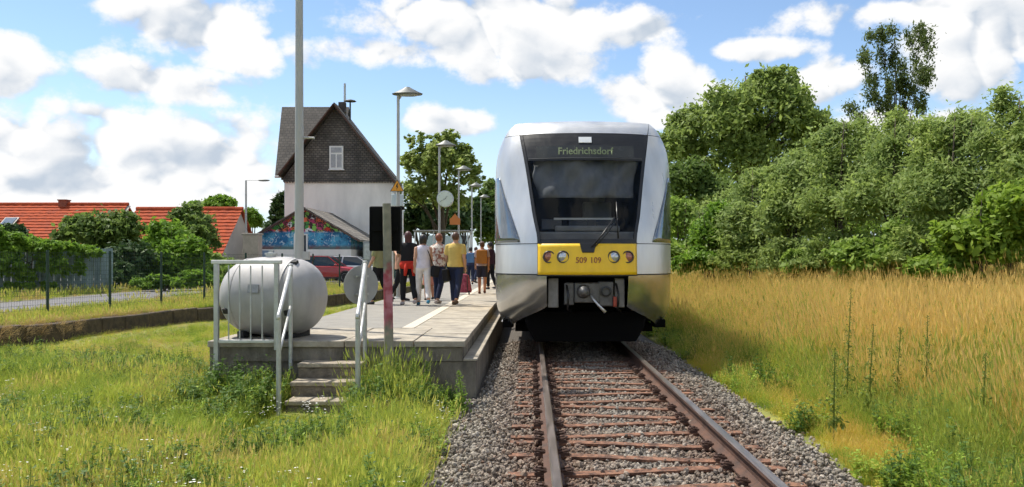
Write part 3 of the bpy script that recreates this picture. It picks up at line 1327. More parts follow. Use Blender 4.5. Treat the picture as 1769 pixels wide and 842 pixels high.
# coupler bay
mb = MB()
mb.box(TX - .66, TX + .66, 13.45, 13.5, .3, 1.27)
mb.box(TX - .66, TX + .66, 12.75, 13.45, 1.215, 1.255)
tpart(mb, 'coupler_bay', UNDER)
mb = MB()
for x0, x1 in ((-.62, -.45), (.44, .60)):
    mb = MB()
    mb.box(TX + x0, TX + x1, 12.86, 13.2, .74, 1.21)
    tpart(mb, 'bay_bracket', M('bracket_grey', (.22, .21, .195), .6, metal=.3, var=.3, scale=9), bevel=.015)
CPL = M('coupler_steel', (.13, .128, .125), .5, metal=.6, var=.35, scale=14)
cz = .98
mb = MB()
mb.obox((TX + .0, 12.93, cz), (.40, .30, .32), (0, 0, 0))
mb.lathe([(.07, .02), (.11, -.1), (.085, -.2), (.03, -.26)], (TX - .06, 12.86, cz + .02), 'Y', 18)
mb.obox((TX + .30, 12.93, cz - .02), (.24, .22, .40), (0, 0, 0))
mb.box(TX - .36, TX - .2, 12.82, 13.1, cz - .2, cz + .16)
mb.box(TX - .06, TX + .06, 13.0, 13.5, cz - .06, cz + .06)
cp = tpart(mb, 'coupler', CPL, bevel=.02)
mb = MB()
mb.lathe([(.085, -.02), (.085, -.14), (.06, -.145), (.06, -.06)], (TX + .3, 12.9, cz + .02), 'Y', 18)
mb.build('coupler_socket', BLACK, cp, smooth=True)
mb = MB()
mb.tube([(TX + .04, 12.72, cz - .03), (TX + .14, 12.66, cz - .16), (TX + .27, 12.62, cz - .30)], [.02, .02, .026], 8)
tpart(mb, 'coupler_lever', M('bright_steel', (.55, .55, .54), .3, metal=.7, var=.1), smooth='all')
for x in (-.33, .46):
    mb = MB()
    mb.tube([(TX + x, 12.85, 1.12), (TX + x + .03, 12.72, .95), (TX + x + .02, 12.78, .72), (TX + x + .1, 12.95, .66)], .018, 8)
    tpart(mb, 'brake_hose', BLACK, smooth='all')
mb = MB()
mb.obox((TX + .44, 12.8, .84), (.06, .06, .16), (0, 0, 0))
tpart(mb, 'hose_valve', M('red_valve', (.38, .06, .03), .5, var=.2), bevel=.01)

# rail guard / plough below
mb = MB()
mb.prism([(TX - 1.02, 13.22, .66), (TX + 1.02, 13.22, .66), (TX + .96, 13.2, .4), (TX + .82, 13.16, .17), (TX - .82, 13.16, .17), (TX - .96, 13.2, .4)], (0, .08, 0))
tpart(mb, 'rail_guard', UNDER, bevel=.02)
for s in (-1, 1):
    mb = MB()
    mb.box(TX + s * 1.27 - .09, TX + s * 1.27 + .09, 13.55, 14.0, .37, .50)
    tpart(mb, 'skirt_lip', UNDER)

# long body behind the nose
prof = [(fw(z), z) for z in lin(.43, ZT, 26)] + [(.8, ZT + .03), (0, ZT + .05)]
prof = prof + [(-x, z) for x, z in reversed(prof[:-1])]
YE = 52.0
mb = MB()
mb.grid([[(TX + x, y, z) for x, z in prof] for y in (YB, 20, 30, 40, YE)])
mb.add([(TX + x, YE, z) for x, z in prof], [tuple(range(len(prof)))])
mb.add([(TX - 1.40, YB, .43), (TX + 1.40, YB, .43), (TX + 1.40, YE, .43), (TX - 1.40, YE, .43)], [(0, 1, 2, 3)])
tpart(mb, 'body_shell', SILVER, smooth=True)
for s in (-1, 1):
    x = TX + s * 1.503
    y = 15.2
    k = 0
    while y < 51:
        ln = 1.7
        if k % 4 == 1:
            for q in (0, .66):
                mb = MB()
                mb.box(min(x, x + s * .008), max(x, x + s * .008), y + .1 + q, y + .1 + q + .62, .55, 2.75)
                dr = tpart(mb, 'door', YEL)
                mb = MB()
                xx = x + s * .010
                mb.box(min(xx, xx + s * .006), max(xx, xx + s * .006), y + .2 + q, y + .62 + q, 1.35, 2.55)
                mb.build('door_window', SIDEGL, dr)
        else:
            mb = MB()
            mb.box(min(x, x + s * .006), max(x, x + s * .006), y + .08, y + ln - .08, 1.65, 2.72)
            tpart(mb, 'side_window', SIDEGL)
        y += ln
        k += 1
mb = MB()
mb.box(TX - 1.15, TX + 1.15, 13.6, YE - .5, .3, .42)
mb.box(TX - .95, TX + .95, 18.6, YE - 2, .16, .3)
tpart(mb, 'underframe', UNDER)
for y in (15.4, 17.2, 33.0, 35.0, 48, 50):
    mb = MB()
    for s in (-1, 1):
        mb.lathe([(.2, -.06), (.36, -.06), (.375, -.02), (.375, .05), (.2, .07)], (TX + s * .75, y, .376), 'X', 28)
    mb.tube([(TX - .75, y, .376), (TX + .75, y, .376)], .09, 12)
    tpart(mb, 'wheelset', UNDER, smooth=True)

#==YARD==
def thing(name, loc, label, cat, group=None):
    """Empty at the base of a thing whose parts are modelled in world space"""
    return tag(empty(name, loc), label, cat, group)


def wp(mb, name, mat, root, **k):
    o = mb.build(name, mat, root, **k)
    if root.parent is None and root.type == 'EMPTY':
        o.matrix_parent_inverse = Matrix.Translation(-Vector(root.location))
    return o


GALV = M('galvanised_steel', (.46, .47, .46), .42, metal=.55, var=.18, scale=9)
GALVW = M('galvanised_bright', (.60, .60, .58), .4, metal=.45, var=.15, scale=9)

# ------------------------------------------------------------------ guard railing in front of the tank
g = thing('guard_railing', at(425, 600, 10.44), 'galvanised guard railing with upright bars in front of the silver tank', 'railing')
YR = 10.42
for px, ybot in ((374, 640), (478, 605)):
    a, b = at(px, 456, YR), at(px, ybot, YR)
    mb = MB()
    mb.beam(a, b, .058, .058, (0, 1, 0))
    wp(mb, 'post', GALV, g, bevel=.006)
a, b = at(366, 457, YR), at(487, 457, YR)
mb = MB()
mb.beam(a + Vector((0, -.002, .03)), b + Vector((0, -.002, .03)), .062, .05)
wp(mb, 'top_rail', GALVW, g, bevel=.008)
a, b = at(378, 590, YR), at(474, 590, YR)
mb = MB()
mb.beam(a, b, .04, .04)
wp(mb, 'bottom_rail', GALVW, g, bevel=.005)
for px in (395, 414, 433, 453):
    mb = MB()
    mb.tube([at(px, 459, YR), at(px, 589, YR)], .0095, 8)
    wp(mb, 'upright_bar', GALV, g, smooth=True)


def handrail(label, x_top, x_bot, zt, zb, second):
    h = thing('handrail', (x_bot, 9.4, -.3), label, 'handrail', 'handrails of the platform steps')
    yt, yb = 10.46, 9.42
    mb = MB()
    mb.tube([(x_top, yt + .02, zt), (x_bot, yb, zb), (x_bot, yb - .03, zb - .05)], .024, 10)
    wp(mb, 'grip_rail', GALVW, h, smooth='all')
    mb = MB()
    q = .52
    mb.tube([(x_top, yt, zt - q), (x_bot, yb, zb - q * .9)], .017, 8)
    wp(mb, 'knee_rail', GALVW, h, smooth='all')
    mb = MB()
    mb.tube([(x_bot, yb, zb), (x_bot, yb, -.42)], .03, 10)
    wp(mb, 'post', GALV, h, smooth=True)
    mb = MB()
    mb.tube([(x_top, yt, zt + .01), (x_top, yt, .1)], .027, 10)
    wp(mb, 'post', GALV, h, smooth=True)
    mb = MB()
    mb.lathe([(.034, -.02), (.034, .012), (.02, .02)], (x_top, yt, zt), 'Z', 10)
    wp(mb, 'post_cap', GALV, h, smooth=True)


handrail('sloping galvanised handrail of the steps, next to the silver tank', -3.10, -2.93, 1.43, .86, True)
handrail('sloping galvanised handrail of the steps, next to the round sign', -2.14, -2.01, 1.47, .87, True)

# ------------------------------------------------------------------ silver tank
tk = thing('storage_tank', (-3.52, 11.12, PH), 'large silver barrel shaped tank lying on the end of the platform', 'tank')
TANK = M('tank_paint', (.40, .39, .385), .62, metal=.12, var=.2, scale=3.5, stretch=(1, 1, .35), bump=.06, bscale=6)
mb = MB()
Rt, Lt = .535, .70
prof = []
for i in range(41):
    u = -1 + 2 * i / 40
    u = math.copysign(abs(u) ** .8, u)
    r = Rt * max(0, 1 - abs(u) ** 3.3) ** (1 / 2.5)
    prof.append((max(r, .002), u * Lt))
mb.lathe(prof, (0, 0, 0), 'X', 48, cap=False)
tb = mb.build('tank_shell', TANK, tk, smooth='all')
tb.location = (0, 0, Rt + .02)
tb.rotation_euler = (0, 0, R(-14))
for xs_ in (-.36, .36):
    mb = MB()
    rr = Rt * (1 - (abs(xs_) / Lt) ** 3.3) ** (1 / 2.5)
    mb.lathe([(rr - .01, -.016), (rr + .009, -.012), (rr + .009, .012), (rr - .01, .016)], (xs_, 0, 0), 'X', 48, cap=False)
    mb.build('weld_band', TANK, tb, smooth=True)
DARK = M('dark_hole', (.02, .02, .02), .8)
for (xx, a) in ((-.44, 202), (.46, 204), (.42, 112)):
    rr = Rt * (1 - (abs(xx) / Lt) ** 3.3) ** (1 / 2.5)
    aa = R(a)
    mb = MB()
    mb.obox((xx, rr * math.cos(aa), rr * math.sin(aa)), (.075, .05, .07), (aa, 0, 0))
    mb.build('lifting_lug', DARK, tb)
mb = MB()
mb.lathe([(.07, 0), (.07, .05), (.085, .05), (.085, .075), (.03, .08), (.03, .11)], (-.05, 0, Rt - .02), 'Z', 16)
mb.build('filler_cap', GALV, tb, smooth=True)
mb = MB()
mb.obox((.02, -Rt - .004, .12), (.16, .012, .11), (R(-12), 0, 0))
mb.build('type_plate', M('plate_dull', (.30, .30, .29), .4, metal=.5, var=.2, scale=40), tb)
for s in (-.33, .33):
    mb = MB()
    mb.box(s - .05, s + .05, -.30, .30, .0, .09)
    o = mb.build('saddle', DARK, tk, bevel=.01)
    o.rotation_euler = (0, 0, R(-14))

# ------------------------------------------------------------------ round sign seen from behind
sg = thing('round_sign', at(630, 625, 10.85), 'round grey sign disc seen from behind beside the handrail', 'sign')
SGB = M('sign_back', (.33, .34, .345), .5, metal=.35, var=.12, scale=5)
c = at(624, 493, 10.9)
m = Euler((0, 0, R(42))).to_matrix()
mb = MB()
n = 40
vs = [Vector((.262 * math.cos(2 * math.pi * k / n), 0, .262 * math.sin(2 * math.pi * k / n))) for k in range(n)]
mb.prism([c + m @ v for v in vs], m @ Vector((0, .006, 0)))
wp(mb, 'sign_disc', SGB, sg)
mb = MB()
x = c.x + .045
mb.tube([(x, 10.82, -.3), (x, 10.82, c.z + .28)], .028, 12)
wp(mb, 'post', GALV, sg, smooth=True)
for dz in (-.12, .12):
    mb = MB()
    mb.beam(c + m @ Vector((-.1, -.02, dz)), c + m @ Vector((.1, -.02, dz)), .03, .025)
    wp(mb, 'clamp', GALV, sg)

# ------------------------------------------------------------------ signal post with black box
sp0 = thing('signal_post', at(671, 665, 10.25), 'weathered post with pink graffiti carrying a black signal box', 'signal')


def graffiti_post_mat():
    m, nt, N, L, out = nodes_of('graffiti_post')
    g = N.new('ShaderNodeNewGeometry')
    sp = N.new('ShaderNodeSeparateXYZ')
    L.new(g.outputs['Position'], sp.inputs[0])
    n = N.new('ShaderNodeTexNoise')
    n.inputs['Scale'].default_value = 7
    n.inputs['Detail'].default_value = 6
    L.new(g.outputs['Position'], n.inputs['Vector'])

    def mr(v, a, b, c=0, d=1):
        k = N.new('ShaderNodeMapRange')
        L.new(v, k.inputs[0])
        for i, x in enumerate((a, b, c, d)):
            k.inputs[i + 1].default_value = x
        return k.outputs[0]

    def mt(op, a, b):
        k = N.new('ShaderNodeMath')
        k.operation = op
        for i, v in enumerate((a, b)):
            if isinstance(v, (int, float)):
                k.inputs[i].default_value = v
            else:
                L.new(v, k.inputs[i])
        return k.outputs[0]
    z = mt('ADD', sp.outputs[2], mt('MULTIPLY', mt('SUBTRACT', n.outputs['Fac'], .5), .55))
    fac = mt('MULTIPLY', mr(z, .62, .75), mr(z, 1.42, 1.28))
    c1 = N.new('ShaderNodeValToRGB')
    c1.color_ramp.elements[0].position = .35
    c1.color_ramp.elements[0].color = (.17, .165, .12, 1)
    c1.color_ramp.elements[1].position = .65
    c1.color_ramp.elements[1].color = (.28, .265, .20, 1)
    L.new(n.outputs['Fac'], c1.inputs[0])
    c2 = N.new('ShaderNodeValToRGB')
    c2.color_ramp.elements[0].position = .4
    c2.color_ramp.elements[0].color = (.30, .045, .06, 1)
    c2.color_ramp.elements[1].position = .62
    c2.color_ramp.elements[1].color = (.50, .20, .24, 1)
    L.new(n.outputs['Fac'], c2.inputs[0])
    mx = N.new('ShaderNodeMix')
    mx.data_type = 'RGBA'
    L.new(fac, mx.inputs[0])
    L.new(c1.outputs[0], mx.inputs[6])
    L.new(c2.outputs[0], mx.inputs[7])
    b = N.new('ShaderNodeBsdfPrincipled')
    b.inputs['Roughness'].default_value = .7
    L.new(mx.outputs[2], b.inputs['Base Color'])
    L.new(b.outputs[0], out.inputs[0])
    return m


a, b = at(668, 352, 10.22), at(673, 680, 10.22)
mb = MB()
mb.tube([b, b.lerp(a, .5), a], [.062, .057, .052], 14)
wp(mb, 'post', graffiti_post_mat(), sp0, smooth=True)
mb = MB()
p, q = at(641, 358, 10.42), at(694, 434, 10.42)
mb.box(p.x, q.x, 10.30, 10.46, q.z, p.z)
BOXB = M('signal_black', (.005, .005, .005), .9, var=.3, scale=6, spec=.15)
bx_ = wp(mb, 'signal_box', BOXB, sp0, bevel=.012)
mb = MB()
mb.box(p.x - .012, q.x + .012, 10.462, 10.56, p.z - .03, p.z + .012)
mb.box(p.x + .03, q.x - .03, 10.268, 10.297, (p.z + q.z) / 2 - .03, (p.z + q.z) / 2 + .03)
mb.build('visor', BOXB, bx_)
mb = MB()
mb.box(p.x + .012, p.x + .02, 10.285, 10.2985, q.z + .03, p.z - .05)
mb.build('hinge_bar', BOXB, bx_)

# ------------------------------------------------------------------ platform lamps
LAMPH = M('lamp_housing', (.13, .14, .135), .5, metal=.3, var=.15)
LAMPG = M('lamp_cover', (.30, .32, .32), .3, var=.1)
POLE = M('lamp_pole_paint', (.40, .395, .375), .5, metal=.3, var=.14, scale=5, stretch=(1, 1, .4))
LAMP_H = 5.5


def lamp_parts(root, h, rb, rt, detail=True):
    mb = MB()
    mb.tube([(0, 0, -.05), (0, 0, h * .5), (0, 0, h)], [rb, (rb + rt) / 2, rt], 14)
    mb.build('lamp_pole', POLE, root, smooth=True)
    mb = MB()
    mb.tube([(0, 0, h - .12), (.10, 0, h + .02), (.3, 0, h + .06)], .03, 8)
    mb.build('bracket', POLE, root, smooth='all')
    mb = MB()
    mb.rings([((.25, 0, h + .02), .40, .20), ((.25, 0, h + .05), .42, .21), ((.25, 0, h + .12), .26, .15), ((.25, 0, h + .23), .06, .05)], 28)
    hd = mb.build('lamp_head', LAMPH, root, smooth=True)
    mb = MB()
    mb.rings([((.27, 0, h + .018), .28, .14), ((.27, 0, h - .01), .24, .12)], 24)
    mb.build('lamp_cover', LAMPG, hd, smooth=True)
    mb = MB()
    mb.lathe([(.17, -.01), (.17, .02), (rb + .02, .03), (rb + .02, .06)], (0, 0, 0), 'Z', 14)
    mb.build('base_plate', GALV, root)
    if detail:
        mb = MB()
        mb.box(-rb - .004, rb + .004, -rb - .012, -rb * .6, .6, .95)
        mb.build('service_hatch', POLE, root, bevel=.004)


lamps = [(12.6, 'tall tapered lamp mast rising out of the picture behind the silver tank', .075, .05),
         (22.0, 'platform lamp with umbrella shaped head in front of the station house', .052, .040),
         (31.9, 'platform lamp whose pole carries the round clock', .052, .040),
         (40.5, 'platform lamp with an orange sign on its pole', .052, .040),
         (49.5, 'second farthest platform lamp along the platform', .052, .040),
         (58.5, 'farthest platform lamp before the dark trees', .052, .040)]
xl = -3.60
for i, (d, lab, rb, rt) in enumerate(lamps):
    t = thing('platform_lamp', (xl, d, PH - .0), lab, 'street lamp', 'lamps along the platform')
    lamp_parts(t, LAMP_H if i else 7.4, rb, rt, i == 0)
    if i == 0:
        mb = MB()
        mb.box(.05, .16, -.04, .04, 1.05, 1.18)
        mb.build('loudspeaker_bracket', POLE, t, bevel=.01)
        mb = MB()
        mb.tube([(.06, 0, 2.95), (.24, -.02, 2.94)], .018, 8)
        mb.build('side_bracket', POLE, t, smooth=True)

# clock on the third lamp
cc = at(769, 344, 31.8)
ck = thing('platform_clock', (cc.x, cc.y, cc.z), 'round pale station clock on a lamp pole', 'clock')
mb = MB()
mb.lathe([(.30, -.09), (.325, -.08), (.325, .08), (.30, .09)], cc, 'Y', 36)
cs = wp(mb, 'clock_case', GALV, ck, smooth=True)
mb = MB()
mb.lathe([(.297, -.094), (.002, -.0945)], cc, 'Y', 36, cap=False)
fc = wp(mb, 'clock_face', M('clock_face_paint', (.60, .66, .58), .4, var=.05), ck)
HB = M('clock_black', (.02, .02, .02), .5)
for nm, ang, ln, wd in (('hour_hand', 42, .15, .03), ('minute_hand', 238, .23, .022)):
    a = R(ang)
    dv = Vector((math.sin(a), 0, math.cos(a)))
    mb = MB()
    mb.beam(cc + Vector((0, -.104 if ln < .2 else -.11, 0)) - dv * .04, cc + Vector((0, -.104 if ln < .2 else -.11, 0)) + dv * ln, .004, wd, (0, 1, 0))
    mb.build(nm, HB, cs)
mb = MB()
for k in range(12):
    a = R(30 * k)
    dv = Vector((math.sin(a), 0, math.cos(a)))
    mb.beam(cc + Vector((0, -.098, 0)) + dv * .235, cc + Vector((0, -.098, 0)) + dv * .28, .003, .018, (0, 1, 0))
mb.build('hour_marks', HB, fc)
mb = MB()
mb.beam((xl + .04, 31.85, cc.z), (cc.x - .3, 31.8, cc.z), .05, .05)
wp(mb, 'clock_arm', GALV, ck)


def tri_sign(name, px, py, d, size, col, label, dark=True):
    c = at(px, py, d)
    s = thing(name, (c.x, c.y, c.z - size / 2), label, 'sign')
    mb = MB()
    pts = [c + Vector((0, 0, size * .58)), c + Vector((size * .5, 0, -size * .29)), c + Vector((-size * .5, 0, -size * .29))]
    mb.prism(pts, (0, .012, 0))
    a = wp(mb, 'sign_plate', M(name + '_black', (.03, .028, .02), .5), s)
    mb = MB()
    q = [c + (p - c) * .86 + Vector((0, -.004, 0)) for p in pts]
    mb.prism(q, (0, .003, 0))
    mb.build('sign_face', col, a)
    mb = MB()
    u = size
    o_ = Vector((0, -.007, 0))
    bolt = [(.02, .30), (-.10, .02), (-.01, .03), (-.05, -.2), (.10, .09), (.01, .08), (.07, .28)]
    mb.prism([c + o_ + Vector((x * u, 0, z * u)) for x, z in bolt], (0, .002, 0))
    mb.build('warning_symbol', MATS[name + '_black'], a)
    mb = MB()
    mb.box(c.x - .03, c.x + .03, c.y + .013, c.y + .05, c.z - .05, c.z + .05)
    wp(mb, 'clamp', GALV, s)
    return s


OR = M('sign_orange', (.72, .30, .015), .45, var=.08)
tri_sign('warning_sign', 686, 324, 21.9, .38, OR, 'orange triangular warning sign on the pole of the nearest platform lamp')

oc = at(786, 381, 40.35)
os_ = thing('orange_sign', (oc.x, oc.y, oc.z), 'small orange plate on a farther lamp pole above the crowd', 'sign')
mb = MB()
mb.box(oc.x - .26, oc.x + .26, oc.y - .03, oc.y, oc.z - .22, oc.z + .10)
mb.prism([(oc.x - .2, oc.y - .03, oc.z + .10), (oc.x + .2, oc.y - .03, oc.z + .10), (oc.x, oc.y - .03, oc.z + .34)], (0, .03, 0))
wp(mb, 'sign_plate', M('sign_orange_red', (.50, .16, .03), .5, var=.1), os_)

# notice board below the warning sign
nb = thing('notice_board', at(687, 478, 22.6), 'tall pale notice board on thin posts behind the black signal box', 'notice board')
z0, z1 = at(0, 356, 22.6).z, at(0, 336, 22.6).z
xa, xb = at(676, 0, 22.6).x, at(697, 0, 22.6).x
mb = MB()
mb.box(xa, xb, 22.58, 22.63, z0, z1)
wp(mb, 'board', M('board_pale', (.55, .62, .66), .4, var=.1), nb, bevel=.01)
for x in (xa + .03, xb - .03):
    mb = MB()
    mb.tube([(x, 22.66, PH - .05), (x, 22.66, z1 + .25)], .025, 8)
    wp(mb, 'post', GALVW, nb, smooth=True)

# timetable case beside the crowd
tm = thing('timetable_case', at(641, 500, 26), 'slim grey timetable case on the far side of the signal post', 'notice board')
a, b = at(627, 418, 26), at(641, 470, 26)
mb = MB()
mb.box(a.x, b.x, 26, 26.1, b.z, a.z)
cs = wp(mb, 'case', M('case_grey', (.22, .24, .26), .4, var=.1), tm, bevel=.015)
mb = MB()
mb.box(a.x + .04, b.x - .04, 25.992, 25.998, b.z + .4, a.z - .05)
mb.build('timetable', M('paper_grey', (.42, .45, .48), .5, var=.25, scale=14), cs)
for x in (a.x + .05, b.x - .05):
    mb = MB()
    mb.tube([(x, 26.05, .1), (x, 26.05, b.z + .01)], .03, 8)
    wp(mb, 'leg', GALV, tm, smooth=True)

# waiting shelter
d0 = 44.0
sh = thing('waiting_shelter', (-3.6, d0 + 1, PH), 'glazed waiting shelter with flat roof behind the crowd', 'shelter')
xa, xb = at(717, 0, d0).x, at(808, 0, d0).x
zr = at(0, 399, d0).z
mb = MB()
mb.box(xa - .1, xb + .1, d0 - .1, d0 + 1.9, zr - .04, zr + .03)
wp(mb, 'roof', M('shelter_roof', (.20, .20, .19), .5, var=.1), sh, bevel=.02)
for x in (xa, xa + 1.0, xb - .9, xb):
    for y in (d0, d0 + 1.8):
        mb = MB()
        mb.tube([(x, y, PH - .05), (x, y, zr - .05)], .035, 8)
        wp(mb, 'post', GALVW, sh, smooth=True)
SHG = glass_mat('shelter_glass', (.7, .75, .74), .35)
for x0, x1 in ((xa + .05, xa + .95), (xa + 1.05, xb - .95), (xb - .85, xb - .05)):
    mb = MB()
    mb.box(x0, x1, d0 + 1.79, d0 + 1.80, PH + .2, zr - .2)
    wp(mb, 'pane', SHG, sh)
mb = MB()
mb.box(xa + .3, xb - .3, d0 + 1.3, d0 + 1.68, PH + .42, PH + .47)
mb.box(xa + .4, xa + .46, d0 + 1.4, d0 + 1.6, PH, PH + .42)
mb.box(xb - .46, xb - .4, d0 + 1.4, d0 + 1.6, PH, PH + .42)
wp(mb, 'bench', M('bench_wood', (.24, .13, .06), .7, var=.2), sh)

# ------------------------------------------------------------------ station house
SLATE = course_mat('slate_cladding', (.085, .076, .066), (.145, .128, .11), (.042, .038, .034), .30, .17, .75)
ROOFS = course_mat('slate_roof', (.052, .045, .038), (.085, .073, .062), (.026, .023, .02), .34, .22, .75)
RENDER = M('white_render', (.80, .76, .70), .9, var=.13, scale=.9, stretch=(1, 1, .35), bump=.15, bscale=12)
BARGE = M('brown_bargeboard', (.075, .035, .022), .75, var=.3, scale=5)
WHITEP = M('white_paint', (.70, .69, .66), .55, var=.06)
PANE = M('window_pane', (.05, .06, .07), .08, var=.3, scale=1.5, spec=.8)
D0 = 60.0
hs = thing('station_house', (at(586, 0, D0).x, D0 + 4, .2), 'tall station house with dark slate gable and white rendered lower walls', 'building')
xl_, xr_ = at(492, 0, D0).x, at(681, 0, D0).x
xm = at(581, 0, D0).x
za, ze, zs_ = at(0, 180, D0).z, at(0, 308, D0).z, at(0, 313, D0).z
slope = (za - ze) / (xr_ - xm)
mb = MB()
mb.box(xl_, xr_, D0, D0 + 2.3, -.2, zs_)
wp(mb, 'wall', RENDER, hs)
mb = MB()
mb.box(xl_ + .02, xm, D0 + 2.302, D0 + 7.6, -.2, zs_)
wp(mb, 'wall', RENDER, hs)
mb = MB()
mb.prism([(xl_ - .08, D0 - .10, zs_), (xr_ + .08, D0 - .10, zs_), (xr_ + .08, D0 - .10, ze), (xm, D0 - .10, za - .2), (xl_ - .08, D0 - .10, ze)], (0, 2.4, 0))
wp(mb, 'slate_gable', SLATE, hs)
# scalloped lower hem of the cladding
mb = MB()
n = 40
for k in range(n):
    x0 = xl_ - .08 + (xr_ - xl_ + .16) * k / n
    x1 = xl_ - .08 + (xr_ - xl_ + .16) * (k + .9) / n
    mb.prism([(x0, D0 - .16, zs_ + .12), (x1, D0 - .16, zs_ + .12), (x1, D0 - .16, zs_ - .06), ((x0 + x1) / 2, D0 - .16, zs_ - .16), (x0, D0 - .16, zs_ - .06)], (0, .05, 0))
wp(mb, 'cladding_hem', SLATE, hs)
ov = .75


def roof_slab(a, b, c, d, th_, name, mat, root):
    """four corners of the top face, thickness downwards"""
    mb = MB()
    mb.prism([a, b, c, d], (0, 0, -th_))
    return wp(mb, name, mat, root)


zl = za - slope * (xm - (xl_ - ov))
zr_ = za - slope * ((xr_ + ov * .4) - xm)
RD = 2.4
yo = D0 - .7
roof_slab((xm, yo, za), (xm, D0 + RD, za), (xr_ + ov * .4, D0 + RD, zr_), (xr_ + ov * .4, yo, zr_), .22, 'roof', ROOFS, hs)
roof_slab((xm - .001, yo, za), (xm - .001, D0 + RD, za), (xl_ - .25, D0 + RD, za - slope * (xm - xl_ + .25)), (xl_ - .25, yo, za - slope * (xm - xl_ + .25)), .22, 'roof', ROOFS, hs)
# wing roof to the left: ridge across, slope towards the viewer
rw = at(487, 185, D0 + 4.2)
ew = at(475, 303, D0 + .6)
roof_slab((rw.x, rw.y, rw.z), (xm, rw.y, rw.z), (xm, ew.y, ew.z), (ew.x, ew.y, ew.z), .2, 'wing_roof', ROOFS, hs)
roof_slab((rw.x, rw.y, rw.z), (xm, rw.y, rw.z), (xm, rw.y + 3.6, ew.z), (ew.x, rw.y + 3.6, ew.z), .2, 'wing_roof', ROOFS, hs)
mb = MB()
mb.prism([(ew.x + .35, ew.y + .3, ew.z - .3), (ew.x + .35, rw.y + 3.3, ew.z - .3), (rw.x + .5, rw.y, rw.z - .35)], (.2, 0, 0))
wp(mb, 'wing_gable', SLATE, hs)
for s, xe, zz in ((1, xr_ + ov * .4, zr_), (-1, xl_ - .25, za - slope * (xm - xl_ + .25))):
    mb = MB()
    mb.beam((xm, yo - .05, za - .16), (xe, yo - .05, zz - .16), .09, .36, (0, 1, 0))
    wp(mb, 'bargeboard', BARGE, hs)
# gable window with white frame, two casements and transom
wa_, wb_ = at(570, 253, D0), at(594, 293, D0)
mb = MB()
mb.box(wa_.x, wb_.x, D0 - .2, D0 - .101, wb_.z, wa_.z)
wn = wp(mb, 'window', WHITEP, hs)
xc_ = (wa_.x + wb_.x) / 2
for x0, x1, z0, z1 in ((wa_.x + .12, xc_ - .05, wb_.z + .12, wa_.z - .62), (xc_ + .05, wb_.x - .12, wb_.z + .12, wa_.z - .62), (wa_.x + .12, wb_.x - .12, wa_.z - .5, wa_.z - .12)):
    mb = MB()
    mb.box(x0, x1, D0 - .206, D0 - .201, z0, z1)
    mb.build('pane', M('curtained_pane', (.36, .36, .37), .25, var=.2, scale=3), wn)
mb = MB()
mb.box(wa_.x - .08, wb_.x + .08, D0 - .26, D0 - .15, wb_.z - .08, wb_.z - .003)
mb.build('sill', WHITEP, wn)
mb = MB()
mb.tube([(xr_ + .1, D0 - .05, zs_ + .1), (xr_ + .1, D0 - .05, .2)], .05, 8)
wp(mb, 'downpipe', GALV, hs, smooth=True)
mb = MB()
mb.tube([(ew.x + .02, ew.y - .08, ew.z - .12), (xl_ - .3, ew.y - .08, ew.z - .12)], .075, 8)
wp(mb, 'gutter', GALV, hs, smooth=True)
mb = MB()
mb.tube([(xl_ - .12, D0 + .45, ew.z - .2), (xl_ - .12, D0 + .45, .2)], .05, 8)
wp(mb, 'downpipe', GALV, hs, smooth=True)
mb = MB()
mb.box(xm + .0, xm + .5, D0 + .6, D0 + 1.1, za - .6, za + .28)
wp(mb, 'chimney', M('chimney_dark', (.06, .05, .045), .85, var=.3), hs, bevel=.03)
mb = MB()
a = at(593, 142, D0 + 1)
mb.tube([(a.x, D0 + 1.5, za - .6), (a.x, D0 + 1.5, a.z)], [.10, .085], 10)
wp(mb, 'flue_pipe', GALV, hs, smooth=True)
mb = MB()
a = at(605, 176, D0 + 1)
mb.tube([(a.x, D0 + 1, za - 1.6), (a.x, D0 + 1, a.z)], .06, 8)
mb.rings([((a.x, D0 + 1, a.z - .02), .16, .16), ((a.x, D0 + 1, a.z + .02), .46, .46), ((a.x, D0 + 1, a.z + .08), .40, .40), ((a.x, D0 + 1, a.z + .16), .1, .1)], 18)
wp(mb, 'siren', M('siren_dark', (.05, .055, .05), .6), hs, smooth=True)


